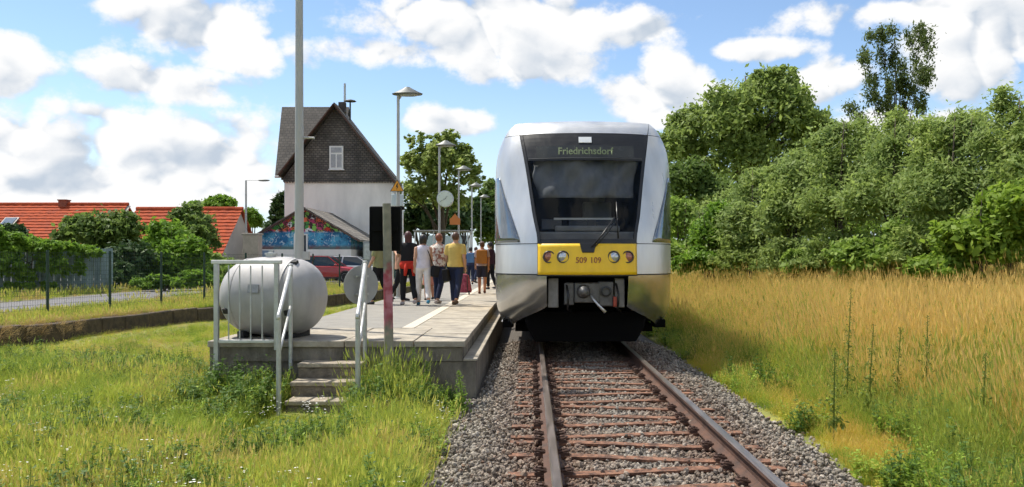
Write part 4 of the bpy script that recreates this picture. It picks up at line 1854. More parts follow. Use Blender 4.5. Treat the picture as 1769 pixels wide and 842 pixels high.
# ------------------------------------------------------------------ painted annex in front of the house
def mural_mat():
    m, nt, N, L, out = nodes_of('mural_paint')
    g = N.new('ShaderNodeNewGeometry')
    sp = N.new('ShaderNodeSeparateXYZ')
    L.new(g.outputs['Position'], sp.inputs[0])

    def mr(v, a, b, c=0, d=1):
        k = N.new('ShaderNodeMapRange')
        L.new(v, k.inputs[0])
        for i, x in enumerate((a, b, c, d)):
            k.inputs[i + 1].default_value = x
        return k.outputs[0]

    def mix(f, a, b):
        k = N.new('ShaderNodeMix')
        k.data_type = 'RGBA'
        L.new(f, k.inputs[0])
        for i, c in ((6, a), (7, b)):
            if isinstance(c, tuple):
                k.inputs[i].default_value = rgba(c)
            else:
                L.new(c, k.inputs[i])
        return k.outputs[2]
    n = N.new('ShaderNodeTexNoise')
    n.inputs['Scale'].default_value = 1.6
    n.inputs['Detail'].default_value = 5
    L.new(g.outputs['Position'], n.inputs['Vector'])
    n2 = N.new('ShaderNodeTexNoise')
    n2.inputs['Scale'].default_value = 4.5
    n2.inputs['Detail'].default_value = 4
    n2.inputs['Distortion'].default_value = 1.5
    L.new(g.outputs['Position'], n2.inputs['Vector'])
    vo = N.new('ShaderNodeTexVoronoi')
    vo.inputs['Scale'].default_value = 2.6
    L.new(g.outputs['Position'], vo.inputs['Vector'])
    cr = N.new('ShaderNodeValToRGB')
    e = cr.color_ramp.elements
    for _ in range(6):
        e.new(.5)
    cols = [(.06, .02, .04), (.62, .05, .03), (.75, .16, .07), (.06, .30, .06), (.25, .55, .10), (.65, .48, .12), (.50, .06, .16), (.7, .7, .72)]
    cr.color_ramp.interpolation = 'CONSTANT'
    for i, q in enumerate(e):
        q.position = i / 8
        q.color = rgba(cols[i])
    sv = N.new('ShaderNodeSeparateXYZ')
    L.new(vo.outputs['Color'], sv.inputs[0])
    L.new(sv.outputs[0], cr.inputs[0])
    ink = mr(n2.outputs['Fac'], .47, .50)
    upper = mix(ink, (.045, .03, .03), cr.outputs[0])
    blue = mix(mr(n.outputs['Fac'], .4, .6), (.015, .13, .30), (.08, .36, .55))
    blue = mix(mr(n2.outputs['Fac'], .58, .62), blue, (.45, .55, .60))
    blue = mix(mr(n2.outputs['Fac'], .40, .36), blue, (.02, .05, .10))
    za_, zb_ = at(0, 403, 52).z, at(0, 400, 52).z
    col = mix(mr(sp.outputs[2], za_, zb_ + .05), blue, upper)
    zc = at(0, 425, 52).z
    low = mix(mr(n.outputs['Fac'], .45, .55), (.16, .10, .10), (.10, .17, .17))
    col = mix(mr(sp.outputs[2], zc - .1, zc + .1), low, col)
    b = N.new('ShaderNodeBsdfPrincipled')
    b.inputs['Roughness'].default_value = .8
    L.new(col, b.inputs['Base Color'])
    L.new(b.outputs[0], out.inputs[0])
    return m


D1 = 52.0
an = thing('mural_annex', (at(525, 0, D1).x, D1 + 3, .2), 'low annex with colourful graffiti mural under its gable', 'building')
xl_, xr_, xm = at(447, 0, D1).x, at(606, 0, D1).x, at(527, 0, D1).x
za, zel, zer = at(0, 358, D1).z, at(0, 404, D1).z, at(0, 404, D1).z
zb = at(0, 431, D1).z
mb = MB()
mb.prism([(xl_, D1, zb), (xr_, D1, zb), (xr_, D1, zer), (xm, D1, za - .12), (xl_, D1, zel)], (0, 7, 0))
wp(mb, 'mural_wall', mural_mat(), an)
mb = MB()
mb.box(xl_ - .02, xr_ + .02, D1 - .03, D1 + 7, -.2, zb - .002)
wp(mb, 'base_wall', RENDER, an)
xel, xer = at(433, 0, D1).x, at(624, 0, D1).x
zel2 = za - (za - zel) * (xm - xel) / (xm - xl_)
zer2 = za - (za - zer) * (xer - xm) / (xr_ - xm)
ANR = course_mat('annex_roof', (.16, .145, .125), (.21, .19, .165), (.07, .065, .06), .5, .3, .85, squash_axis='YX')
roof_slab((xm, D1 - .5, za), (xm, D1 + 7.3, za), (xer, D1 + 7.3, zer2), (xer, D1 - .5, zer2), .14, 'roof', ANR, an)
roof_slab((xm - .001, D1 - .5, za), (xm - .001, D1 + 7.3, za), (xel, D1 + 7.3, zel2), (xel, D1 - .5, zel2), .14, 'roof', ANR, an)
for xe, zz in ((xel, zel2), (xer, zer2)):
    mb = MB()
    mb.beam((xm, D1 - .53, za - .12), (xe, D1 - .53, zz - .12), .06, .22, (0, 1, 0))
    wp(mb, 'bargeboard', BARGE, an)
wa_, wb_ = at(508, 404, D1), at(532, 446, D1)
mb = MB()
mb.box(wa_.x, wb_.x, D1 - .09, D1 - .031, wb_.z, wa_.z)
wn = wp(mb, 'window', WHITEP, an)
mb = MB()
mb.box(wa_.x + .1, wb_.x - .1, D1 - .098, D1 - .092, wb_.z + .1, wa_.z - .1)
mb.build('pane', PANE, wn)
a, b = at(449, 433, D1), at(474, 447, D1)
mb = MB()
mb.box(a.x, b.x, D1 - .08, D1 - .032, b.z, a.z)
wp(mb, 'panel', M('blue_grey_panel', (.18, .26, .36), .6, var=.1), an)
# lean-to roof towards the platform
mb = MB()
mb.box(xer - .2, at(652, 0, D1).x, D1 + 1.5, D1 + 7, -.2, zer2 - .35)
wp(mb, 'lean_to', M('green_boards', (.035, .10, .06), .8, var=.3, scale=3), an)

# ------------------------------------------------------------------ red roofed houses
TILE = M('red_clay_tile', (.36, .062, .024), .9, var=.3, scale=2.2, bump=.25, bscale=9, col2=(.48, .105, .045), spec=.15)
BRICKW = M('house_wall', (.50, .46, .40), .9, var=.12, scale=1)


def tiled_roof(root, x0, x1, y_r, z_r, y_e, z_e, x0e=None, x1e=None):
    """slope facing the viewer built from overlapping tile courses"""
    nrow = int(math.hypot(z_r - z_e, y_r - y_e) / .34)
    x0e = x0 if x0e is None else x0e
    x1e = x1 if x1e is None else x1e
    mb = MB()
    rg_ = random.Random(int(abs(x0) * 10))
    nrm = Vector((0, -(z_r - z_e), (y_r - y_e))).normalized()
    if nrm.z < 0:
        nrm = -nrm
    for i in range(nrow):
        q0, q1 = i / nrow, (i + 1.12) / nrow
        up, lo = [], []
        for q, l in ((q0, up), (q1, lo)):
            y, z = y_r + (y_e - y_r) * q, z_r + (z_e - z_r) * q
            a, b = x0 + (x0e - x0) * q, x1 + (x1e - x1) * q
            lift = .0 if q == q0 else .055
            m_ = int((b - a) / .3)
            for k in range(m_ + 1):
                x = a + (b - a) * k / m_
                w = .02 * (k % 2) + rg_.uniform(-.006, .006)
                l.append(Vector((x, y, z)) + nrm * (lift + w))
        mb.grid([up, lo])
        mb.grid([lo, [p - nrm * .05 for p in lo]])
    o = wp(mb, 'tile_courses', TILE, root)
    o['kind'] = 'stuff'
    return o


ha = thing('red_roofed_house', at(90, 470, 56), 'long house with red tiled roof, small chimney and roof window', 'building', 'red roofed houses beyond the road')
DA = 56.0
r0, r1 = at(-240, 354, DA + 4), at(222, 354, DA + 4)
e0 = at(0, 425, DA)
tiled_roof(ha, r0.x, r1.x + .0, r0.y, r0.z, DA, e0.z)
mb = MB()
mb.prism([(r1.x - .15, DA + .4, -.2), (r1.x - .15, DA + 7.6, -.2), (r1.x - .15, DA + 7.6, e0.z), (r1.x - .15, DA + 4, r0.z - .12), (r1.x - .15, DA + .4, e0.z)], (-(r1.x - r0.x) + .3, 0, 0))
wp(mb, 'wall', BRICKW, ha)
roof_slab((r0.x, DA + 4, r0.z), (r1.x, DA + 4, r0.z), (r1.x, DA + 8, e0.z), (r0.x, DA + 8, e0.z), .12, 'roof', TILE, ha)
mb = MB()
mb.tube([(r0.x, DA + 4, r0.z + .03), (r1.x, DA + 4, r0.z + .03)], .14, 8)
wp(mb, 'ridge_tiles', TILE, ha, smooth=True)
mb = MB()
mb.beam((r1.x + .03, DA + 4, r0.z - .1), (r1.x + .03, DA, e0.z - .1), .06, .25, (1, 0, 0))
wp(mb, 'bargeboard', BRICKW, ha)
c0 = at(111, 350, DA + 4)
mb = MB()
mb.box(c0.x - .28, c0.x + .28, DA + 3.7, DA + 4.3, c0.z - .5, c0.z + .12)
mb.box(c0.x - .33, c0.x + .33, DA + 3.65, DA + 4.35, c0.z + .122, c0.z + .2)
wp(mb, 'chimney', M('chimney_brick', (.24, .07, .04), .85, var=.25, scale=5), ha)
s0 = at(16, 389, DA + 2)
ang = math.atan2(r0.z - e0.z, 4)
mb = MB()
mb.obox((s0.x, DA + 2 - .05, (r0.z + e0.z) / 2 + .16), (1.0, 1.1, .1), (ang, 0, 0))
sk = wp(mb, 'roof_window', M('roof_window_frame', (.12, .11, .10), .5), ha)
mb = MB()
mb.obox((s0.x, DA + 2 - .09, (r0.z + e0.z) / 2 + .22), (.8, .9, .03), (ang, 0, 0))
mb.build('pane', M('bright_pane', (.30, .34, .36), .05, metal=.6, var=.1), sk)

hb_ = thing('red_roofed_house', at(320, 470, 50), 'house with plain red tiled roof reaching low beside the tall lamp mast', 'building', 'red roofed houses beyond the road')
DB = 49.0
r0, r1 = at(236, 362, DB + 4), at(420, 361, DB + 4)
e0, e1 = at(228, 452, DB), at(402, 452, DB)
tiled_roof(hb_, r0.x, r1.x, r0.y, r0.z, DB, e0.z, r0.x, r1.x)
mb = MB()
mb.prism([(r1.x - .2, DB + .3, -.2), (r1.x - .2, DB + 7.7, -.2), (r1.x - .2, DB + 7.7, e0.z), (r1.x - .2, DB + 4, r0.z - .12), (r1.x - .2, DB + .3, e0.z)], (-(r1.x - r0.x) + .4, 0, 0))
wp(mb, 'wall', BRICKW, hb_)
roof_slab((r0.x, DB + 4, r0.z), (r1.x, DB + 4, r0.z), (r1.x, DB + 8, e0.z), (r0.x, DB + 8, e0.z), .12, 'roof', TILE, hb_)
mb = MB()
mb.tube([(r0.x, DB + 4, r0.z + .03), (r1.x, DB + 4, r0.z + .03)], .14, 8)
wp(mb, 'ridge_tiles', TILE, hb_, smooth=True)

# concrete gate pillar and thin street lamp by the house
gp = at(432, 470, 44)
a, b = at(419, 406, 44), at(446, 470, 44)
pl = thing('gate_pillar', (gp.x, 44, .2), 'pale concrete pillar left of the painted annex', 'pillar')
mb = MB()
mb.box(a.x, b.x, 44, 44.7, .1, a.z)
wp(mb, 'shaft', M('pillar_concrete', (.46, .40, .32), .9, var=.2, scale=3, bump=.2), pl, bevel=.03)
mb = MB()
mb.box(a.x - .05, b.x + .05, 43.95, 44.75, a.z + .002, a.z + .09)
wp(mb, 'cap', M('pillar_concrete_cap', (.40, .36, .30), .9, var=.2), pl, bevel=.02)
sl = thing('street_lamp', (at(425, 0, 46).x, 46, .2), 'thin street lamp with long arm beside the low red roof', 'street lamp')
t_, e_ = at(425, 312, 46), at(462, 312, 46)
mb = MB()
mb.tube([(t_.x, 46, .1), (t_.x, 46, t_.z)], [.075, .05], 10)
wp(mb, 'lamp_pole', POLE, sl, smooth=True)
mb = MB()
mb.tube([t_, e_ + Vector((-.3, 0, 0))], .011, 6)
wp(mb, 'arm', POLE, sl, smooth=True)
mb = MB()
mb.ell(e_ + Vector((-.2, 0, 0)), (.34, .12, .06))
wp(mb, 'lamp_head', LAMPH, sl, smooth='all')

# ------------------------------------------------------------------ wire fence along the lane
WIRE = M('green_wire', (.02, .05, .035), .6, metal=.1, var=.2)
fn = thing('wire_fence', (-10.8, 21, .2), 'dark green wire mesh fence with thin posts along the lane', 'fence')


def fence_x(y):
    return float(wall_x(y)) - 1.55


ys = [8.9, 11.3, 13.8, 16.2, 18.6, 20.6, 22.6, 24.6, 26.9, 29.3, 31.7, 34.1]
for i, y in enumerate(ys):
    mb = MB()
    h = 1.52
    mb.tube([(fence_x(y), y, .1), (fence_x(y), y, .2 + h)], .032, 8)
    wp(mb, 'post', WIRE, fn, smooth=True)
    if i + 1 < len(ys):
        mb = MB()
        ya, yb = y + .03, ys[i + 1] - .03
        for k in range(14):
            z = .26 + 1.4 * k / 13
            mb.beam((fence_x(ya), ya, z), (fence_x(yb), yb, z), .005, .005)
        nn = int((yb - ya) / .07)
        for k in range(nn):
            yy = ya + (yb - ya) * (k + .5) / nn
            mb.tube([(fence_x(yy), yy, .25), (fence_x(yy), yy, 1.68)], .0024, 3, cap=False)
        o = wp(mb, 'mesh_panel', WIRE, fn)

# faded blue board fence behind the lane
bf = thing('board_fence', (-18.4, 31, .2), 'faded blue-green board fence under the creepers beyond the lane', 'fence')
BOARD = M('faded_blue_board', (.14, .22, .23), .9, var=.5, scale=2, stretch=(1, 1, .25), col2=(.32, .42, .42))
p0, p1 = at(-60, 470, 29.5), at(188, 470, 33.0)
dv = (p1 - p0)
dv.z = 0
L_ = dv.length
dv.normalize()
angb = math.atan2(dv.y, dv.x)
k = 0
s = 0.0
rng = random.Random(8)
while s < L_:
    w = .24
    c = p0 + dv * (s + w / 2)
    hgt = 1.75 + rng.uniform(-.03, .03)
    mb = MB()
    mb.obox((c.x, c.y + rng.uniform(-.01, .01), .2 + hgt / 2), (w - .02, .03, hgt), (0, 0, angb))
    wp(mb, 'board', BOARD, bf)
    s += w
for z in (.6, 1.6):
    a, b = p0 + dv * 0, p0 + dv * L_
    mb = MB()
    mb.beam((a.x, a.y + .06, z), (b.x, b.y + .06, z), .06, .1)
    wp(mb, 'cross_rail', BOARD, bf)

#==CARS==
# ------------------------------------------------------------------ parked cars
TYRE = M('tyre_rubber', (.02, .02, .02), .9)
RIM = M('wheel_rim', (.42, .43, .44), .35, metal=.7, var=.1)
CARGL = M('car_glass', (.02, .03, .035), .06, var=.3, scale=1, spec=.8)
TRIM = M('car_trim', (.025, .025, .027), .6)


def car(loc, rz, paint, label, L_=4.1, H=1.46):
    r = empty('parked_car', loc, rz)
    tag(r, label, 'car', 'cars in the car park')
    st = [(-.5, .60, .40, .72, .05), (-.492, .74, .30, .90, .03), (-.44, .82, .22, .97, .0), (-.30, .85, .2, .96, 0), (0, .86, .2, .93, 0), (.2, .86, .2, .91, 0), (.33, .84, .2, .86, 0), (.43, .79, .22, .77, 0), (.485, .70, .28, .66, 0), (.5, .58, .36, .58, 0)]
    rows = []
    for fx, w, zb, zt, _ in st:
        x = fx * L_
        zz = zb + (zt - zb) * .55
        half = [(w * .80, zb), (w * .97, zb + .08), (w, zz), (w * .95, zt - .05), (w * .84, zt)]
        rows.append([(x, y, z) for y, z in half] + [(x, -y, z) for y, z in reversed(half)])
    rows = [q + [q[0]] for q in rows]
    mb = MB()
    mb.grid(rows)
    mb.add(rows[0][:-1], [tuple(range(10))])
    mb.add(rows[-1][:-1], [tuple(reversed(range(10)))])
    b = mb.build('body', paint, r, smooth=True, weld=True)
    # glasshouse
    x0, x1, x2, x3 = -.465 * L_, -.36 * L_, .06 * L_, .25 * L_
    z0, z1, w0, w1 = .90, H - .035, .73, .57
    mb = MB()
    bt = [(x0, w0), (x3, w0 * .96), (x3, -w0 * .96), (x0, -w0)]
    tp = [(x1, w1), (x2, w1), (x2, -w1), (x1, -w1)]
    mb.add([(x, y, z0) for x, y in bt] + [(x, y, z1) for x, y in tp], [(0, 1, 5, 4), (1, 2, 6, 5), (2, 3, 7, 6), (3, 0, 4, 7)])
    mb.build('windows', CARGL, r)
    mb = MB()
    rr = [[(x1 - .10, y * 1.03, z1 - .03) for y in (w1, w1 * .5, 0, -w1 * .5, -w1)], [(x1 + .15, y * 1.05, H - .02 - abs(y) * .03) for y in (w1, w1 * .5, 0, -w1 * .5, -w1)],
          [((x1 + x2) / 2, y * 1.06, H - abs(y) * .03) for y in (w1, w1 * .5, 0, -w1 * .5, -w1)], [(x2 - .1, y * 1.05, H - .025 - abs(y) * .03) for y in (w1, w1 * .5, 0, -w1 * .5, -w1)],
          [(x2 + .06, y * 1.03, z1 - .03) for y in (w1, w1 * .5, 0, -w1 * .5, -w1)]]
    mb.grid(rr)
    mb.build('roof', paint, r, smooth='all', solid=.03)
    for s in (-1, 1):
        mb = MB()
        mb.beam((x2, s * (w1 + .01), z1), (x3 + .02, s * w0 * .97, z0 - .02), .06, .05)
        mb.beam((x1, s * (w1 + .01), z1), (x0 + .04, s * w0 * 1.005, z0 - .02), .16, .06)
        mb.beam((x1 + .40 * (x2 - x1) + .25, s * (w1 + .012), z1), (x1 + .40 * (x2 - x1) + .15, s * (w0 + .008), z0 - .02), .06, .05)
        mb.build('window_pillars', paint, r)
    for fx in (-.31, .32):
        for s in (-1, 1):
            mb = MB()
            mb.lathe([(.19, -.09), (.29, -.09), (.31, -.06), (.31, .06), (.29, .09), (.19, .09)], (fx * L_, s * .78, .31), 'Y', 24)
            w = mb.build('wheel', TYRE, r, smooth=True)
            mb = MB()
            mb.lathe([(.2, s * .092), (.17, s * .08), (.05, s * .085), (.004, s * .09)], (fx * L_, s * .78, .31), 'Y', 20, cap=False)
            mb.build('rim', RIM, w)
            mb = MB()
            mb.lathe([(.36, s * .03), (.345, s * .085), (.31, s * .088)], (fx * L_, s * .78, .32), 'Y', 24, cap=False)
            mb.build('wheel_arch', TRIM, r)
    for s in (-1, 1):
        mb = MB()
        mb.ell((.468 * L_, s * .6, .66), (.10, .15, .07))
        mb.build('headlight', M('car_lamp', (.65, .66, .68), .15, var=.1), r, smooth='all')
        mb = MB()
        mb.ell((-.478 * L_, s * .64, .80), (.06, .11, .13))
        mb.build('tail_light', M('car_tail', (.35, .02, .02), .2), r, smooth='all')
        mb = MB()
        mb.ell((.19 * L_, s * .9, .98), (.07, .1, .07))
        mb.build('wing_mirror', paint, r, smooth='all')
    for s in (-1, 1):
        mb = MB()
        mb.box(-.33 * L_, .33 * L_, s * .845 - .02, s * .845 + .02, .22, .30)
        mb.build('sill', TRIM, r)
    return r


RED = M('car_red', (.40, .015, .022), .3, var=.06, coat=.6)
WHITE = M('car_white', (.66, .67, .68), .35, var=.05, coat=.5)
car((at(563, 0, 46).x, 46, .205), 0, RED, 'red hatchback in the car park beyond the silver tank', 4.0, 1.5)
car((at(612, 0, 49.5).x, 49.5, .205), R(4), WHITE, 'white car parked just beyond the red hatchback', 4.3, 1.5)
car((at(470, 0, 49).x, 49, .205), R(180), M('car_white_b', (.70, .70, .69), .35, var=.05, coat=.5), 'white car half hidden behind the silver tank', 4.2, 1.46)


# ------------------------------------------------------------------ trees and shrubs
def leaf_cloud(lobes, n, size, seed, clump=.30, per=26, droop=.0, aspect=.5, flat=.5, inner=.35):
    """leaf quads gathered in clumps through the outer volume of several lobes"""
    rng = np.random.RandomState(seed)
    lobes = np.array(lobes, float)
    wgt = (lobes[:, 3] * lobes[:, 4] * lobes[:, 5]) ** (.70)
    wgt /= wgt.sum()
    nc = max(4, n // per)
    li = rng.choice(len(lobes), nc, p=wgt)
    d = rng.normal(size=(nc, 3))
    d /= np.linalg.norm(d, axis=1)[:, None]
    d[:, 2] = np.where(d[:, 2] < -.45, -d[:, 2], d[:, 2])
    rad = inner + (1.03 - inner) * rng.rand(nc) ** .45
    C = lobes[li, :3] + d * lobes[li, 3:6] * rad[:, None]
    cr = clump * lobes[li, 3:6].min(1) * rng.uniform(.6, 1.3, nc)
    ci = rng.randint(0, nc, n)
    off = rng.normal(size=(n, 3)) * .5
    P = C[ci] + off * cr[ci][:, None] * np.array([1.1, 1.1, .8])
    P[:, 2] -= droop * rng.rand(n) * cr[ci]
    out = d[ci] * .8 + off * .5 + np.array([0, 0, 1.0])
    nrm = out * flat + rng.normal(size=(n, 3)) * .75
    nrm /= np.linalg.norm(nrm, axis=1)[:, None] + 1e-9
    a = rng.normal(size=(n, 3))
    a[:, 2] -= droop * 1.5
    a -= nrm * (a * nrm).sum(1)[:, None]
    a /= np.linalg.norm(a, axis=1)[:, None] + 1e-9
    b = np.cross(nrm, a)
    s = size * np.clip(rng.lognormal(-.08, .38, n), .4, 2.0)[:, None]
    V = np.empty((n, 4, 3))
    V[:, 0] = P - a * s * .5
    V[:, 1] = P + b * s * aspect * .5
    V[:, 2] = P + a * s * .5
    V[:, 3] = P - b * s * aspect * .5
    Fc = np.arange(n * 4).reshape(n, 4)
    ctint = rng.rand(nc)
    tint = np.clip(.7 * ctint[ci] + .4 * rng.rand(n) - .05, 0, 1)
    return V.reshape(-1, 3), Fc, tint, C, rad


BARK = M('bark', (.085, .065, .045), .95, var=.35, scale=6, bump=.8, bscale=14, stretch=(1, 1, .3))
BIRCHB = M('birch_bark', (.42, .40, .37), .85, var=.5, scale=3, bump=.3, bscale=12, stretch=(1, 1, 1.5), col2=(.60, .58, .54))


def plant(name, base, lobes, n, size, mat, label, cat, seed, group=None, trunk=.15, bark=None, limbs=7, stems=1, split=None, **k):
    """trunk(s), limbs and a leafy crown; base is the foot"""
    base = Vector(base)
    t = thing(name, base, label, cat, group)
    V, Fc, tint, C, rad = leaf_cloud(lobes, n, size, seed, **k)
    me = np_mesh('crown', V - np.array(base), Fc, mat, {'tint': ('FACE', tint)})
    o = bpy.data.objects.new('crown', me)
    link(o, t)
    rng = random.Random(seed)
    lob = sorted(lobes, key=lambda q: -q[3] * q[4] * q[5])
    top = max(q[2] + q[5] * .3 for q in lobes)
    cx = sum(q[0] for q in lobes) / len(lobes)
    cy = sum(q[1] for q in lobes) / len(lobes)
    for s_ in range(stems):
        mb = MB()
        jit = Vector((rng.uniform(-1, 1), rng.uniform(-1, 1), 0)) * (trunk * 2.2 if stems > 1 else 0)
        b0 = base + jit
        tp = Vector((cx, cy, top)) + jit * 3
        pts = [b0 + Vector((0, 0, -.2))] + [b0.lerp(tp, q) + Vector((rng.uniform(-1, 1), rng.uniform(-1, 1), 0)) * trunk * .8 for q in (.12, .3, .5, .72)] + [tp]
        rr = [trunk * 1.35, trunk, trunk * .85, trunk * .6, trunk * .35, trunk * .12]
        mb.tube([p - base for p in pts], rr, 8)
        for i in range(limbs):
            q = lob[(i + s_) % len(lob)]
            e = Vector((q[0] + rng.uniform(-.5, .5) * q[3], q[1] + rng.uniform(-.5, .5) * q[4], q[2] + rng.uniform(-.2, .5) * q[5]))
            s0 = b0.lerp(tp, rng.uniform(.2, .6))
            if e.z < s0.z:
                s0 = b0.lerp(tp, .15)
            m_ = s0.lerp(e, .5) + Vector((0, 0, .12 * (e - s0).length))
            mb.tube([s0 - base, m_ - base, e - base], [trunk * .45, trunk * .28, trunk * .06], 6)
        mb.build('trunk', bark or BARK, t, smooth='all')
    return t


def lobe_px(px, py, d, rx, ry, dep=None):
    """lobe from photo centre and half sizes"""
    c = at(px, py, d)
    k = d / F
    return (c.x, c.y, c.z, rx * k, (dep or (rx + ry) / 2) * k, ry * k)


G_WIL = leaf_mat('willow_leaf', (.15, .22, .045), (.42, .52, .14), .5, (.27, .36, .11), .7)
G_SHR = leaf_mat('shrub_leaf', (.15, .25, .04), (.34, .47, .085), .5)
G_YEL = leaf_mat('bright_leaf', (.15, .25, .026), (.30, .42, .055), .5)
G_TREE = leaf_mat('tree_leaf', (.085, .15, .032), (.22, .31, .07), .5)
G_BIG = leaf_mat('big_tree_leaf', (.15, .22, .05), (.38, .48, .13), .5)
G_DARK = leaf_mat('dark_leaf', (0.029, 0.065, 0.019), (0.072, 0.130, 0.034), .28)
G_BIR = leaf_mat('birch_leaf', (.075, .11, .032), (.17, .22, .065), .45)
G_LIM = leaf_mat('lime_leaf', (.15, .215, .045), (.42, .50, .14), .5)
G_LGREEN = leaf_mat('light_green_leaf', (.12, .24, .024), (.24, .38, .045), .5)  # own light green of the hazel, creeper, privet and garden foliage


def sub(lobes, m, seed, f=.42, vert=1.0):
    """break big lobes into smaller ones sitting on their surface for an uneven outline"""
    rng = random.Random(seed)
    out = []
    for (x, y, z, a, b, c) in lobes:
        out.append((x, y, z, a * .72, b * .72, c * .72))
        for _ in range(m):
            t, p = rng.uniform(0, 2 * math.pi), math.asin(rng.uniform(-.3, 1))
            k = rng.uniform(.62, .86)
            g_ = rng.uniform(.6, 1.25) * f
            out.append((x + a * k * math.cos(t) * math.cos(p), y + b * k * math.sin(t) * math.cos(p), z + c * k * math.sin(p), a * g_, b * g_, c * g_ * (1 + (vert - 1) * max(0, math.sin(p)))))
    return out


# shrub belt on the right (willow scrub), near to far
belt = [
    ('tall grey-green willow shrub at the right edge of the picture', [(1765, 245, 20, 78, 85), (1800, 330, 19.5, 100, 110), (1745, 425, 19, 110, 72)]),
    ('broad willow shrub between the birch tree and the right edge', [(1655, 268, 22, 80, 70), (1640, 360, 21.5, 98, 85), (1630, 445, 21, 95, 50)]),
    ('rounded willow shrub right below the birch tree', [(1560, 265, 24, 76, 65), (1555, 350, 23.5, 92, 85), (1550, 448, 23, 92, 48)]),
    ('willow shrub left below the birch tree', [(1470, 278, 26.5, 78, 70), (1465, 360, 26, 92, 80), (1450, 450, 25.5, 88, 45)]),
    ('willow shrub halfway between the birch tree and the train', [(1385, 318, 29, 66, 55), (1375, 385, 28.5, 80, 65), (1370, 452, 28, 80, 42)]),
    ('smaller willow shrub in front of the large tree', [(1310, 345, 32, 56, 52), (1295, 410, 31.5, 68, 52), (1290, 455, 31, 66, 36)]),
    ('low willow shrub at the end of the belt towards the train', [(1245, 385, 35, 44, 50), (1225, 445, 34.5, 52, 36)]),
]
for i, (lab, ls) in enumerate(belt):
    lobes = sub([lobe_px(*q, dep=(q[3] + q[4]) * .5) for q in ls], 20, 40 + i, .25, 1.9)
    c = at(ls[-1][0], 460, ls[-1][2])
    plant('willow_shrub', (c.x, c.y, float(th(c.x, c.y))), lobes, 34000 if i < 5 else 20000, .14 if i < 4 else .17, G_WIL, lab, 'shrub', 60 + i, 'shrubs along the meadow', trunk=.07, stems=3, limbs=5, clump=.75, aspect=.34, per=30, inner=.25)

low = [
    ('hazel_shrub', [(1240, 410, 33, 50, 45), (1210, 455, 32, 40, 28)], G_LGREEN, 'small bright green shrub closest to the train', 14000, .16),
    ('hazel_shrub', [(1500, 455, 22.5, 75, 42), (1570, 445, 22, 60, 52)], G_SHR, 'mid green leafy shrub in front of the willow belt', 17000, .15),
    ('elder_shrub', [(1690, 430, 18, 80, 62), (1760, 385, 17.5, 60, 60), (1640, 470, 18, 60, 32)], G_YEL, 'bright yellow-green shrub at the right edge of the meadow', 22000, .15),
    ('hazel_shrub', [(1395, 460, 26, 60, 30)], G_SHR, 'low green bush in a gap of the hedge belt', 9000, .15),
    ('hazel_shrub', [(1175, 385, 40, 38, 48), (1160, 445, 38, 30, 32), (1215, 440, 39, 50, 30)], G_SHR, 'dark green bush right beside the flank of the train', 11000, .2),
]
for i, (nm, ls, mt_, lab, n, sz) in enumerate(low):
    lobes = sub([lobe_px(*q) for q in ls], 7, 80 + i, .38)
    c = at(ls[0][0], 460, ls[0][2])
    plant(nm, (c.x, c.y, float(th(c.x, c.y))), lobes, n, sz, mt_, lab, 'shrub', 90 + i, 'shrubs along the meadow', trunk=.05, stems=3, limbs=4, clump=.5, aspect=.55, per=22)

# large tree and birch behind the belt
lobes = sub([lobe_px(1320, 205, 55, 95, 88), lobe_px(1235, 235, 56, 72, 85), lobe_px(1395, 250, 55, 55, 70), lobe_px(1170, 275, 57, 45, 70), lobe_px(1300, 300, 55, 110, 70), lobe_px(1345, 150, 55, 48, 38)], 8, 21, .38)
c = at(1290, 450, 55)
plant('large_tree', (c.x, c.y, .2), lobes, 52000, .30, G_BIG, 'large spreading deciduous tree to the right of the train', 'tree', 22, 'trees behind the hedge belt', trunk=.40, limbs=12, clump=.42, aspect=.5, per=26)
lobes = sub([lobe_px(1190, 330, 48, 50, 60), lobe_px(1240, 350, 47, 50, 55)], 7, 23, .4)
c = at(1205, 450, 48)
plant('understorey_tree', (c.x, c.y, .2), lobes, 14000, .26, G_TREE, 'dark small tree under the large tree beside the train', 'tree', 24, 'trees behind the hedge belt', trunk=.15, limbs=6, clump=.45)

# weeping birch: hanging strands round a slender trunk
rng = random.Random(31)
bl = []
strands = [(1512, 60, 22), (1530, 52, 30), (1520, 95, 40), (1548, 90, 50), (1560, 120, 45), (1578, 62, 30), (1597, 50, 24), (1604, 75, 34), (1590, 110, 45), (1570, 150, 40), (1540, 140, 48), (1512, 130, 44), (1508, 160, 34), (1600, 125, 30), (1583, 165, 34), (1552, 175, 36), (1525, 180, 30), (1592, 180, 24), (1500, 90, 26), (1476, 180, 22), (1483, 195, 22)]
for px, py, hh in strands:
    for _ in range(3):
        bl.append(lobe_px(px + rng.uniform(-11, 11), py + hh * rng.uniform(.0, .7), 50 + rng.uniform(-1.2, 1.2), rng.uniform(3.5, 6.5), hh * rng.uniform(.45, .8), dep=6))
c = at(1552, 450, 50)
plant('weeping_birch', (c.x, c.y, .2), bl, 12000, .20, G_BIR, 'slender weeping birch rising above the shrubs', 'tree', 33, 'trees behind the hedge belt', trunk=.13, bark=BARK, limbs=16, clump=1.6, per=7, droop=1.0, aspect=.4, inner=.0)

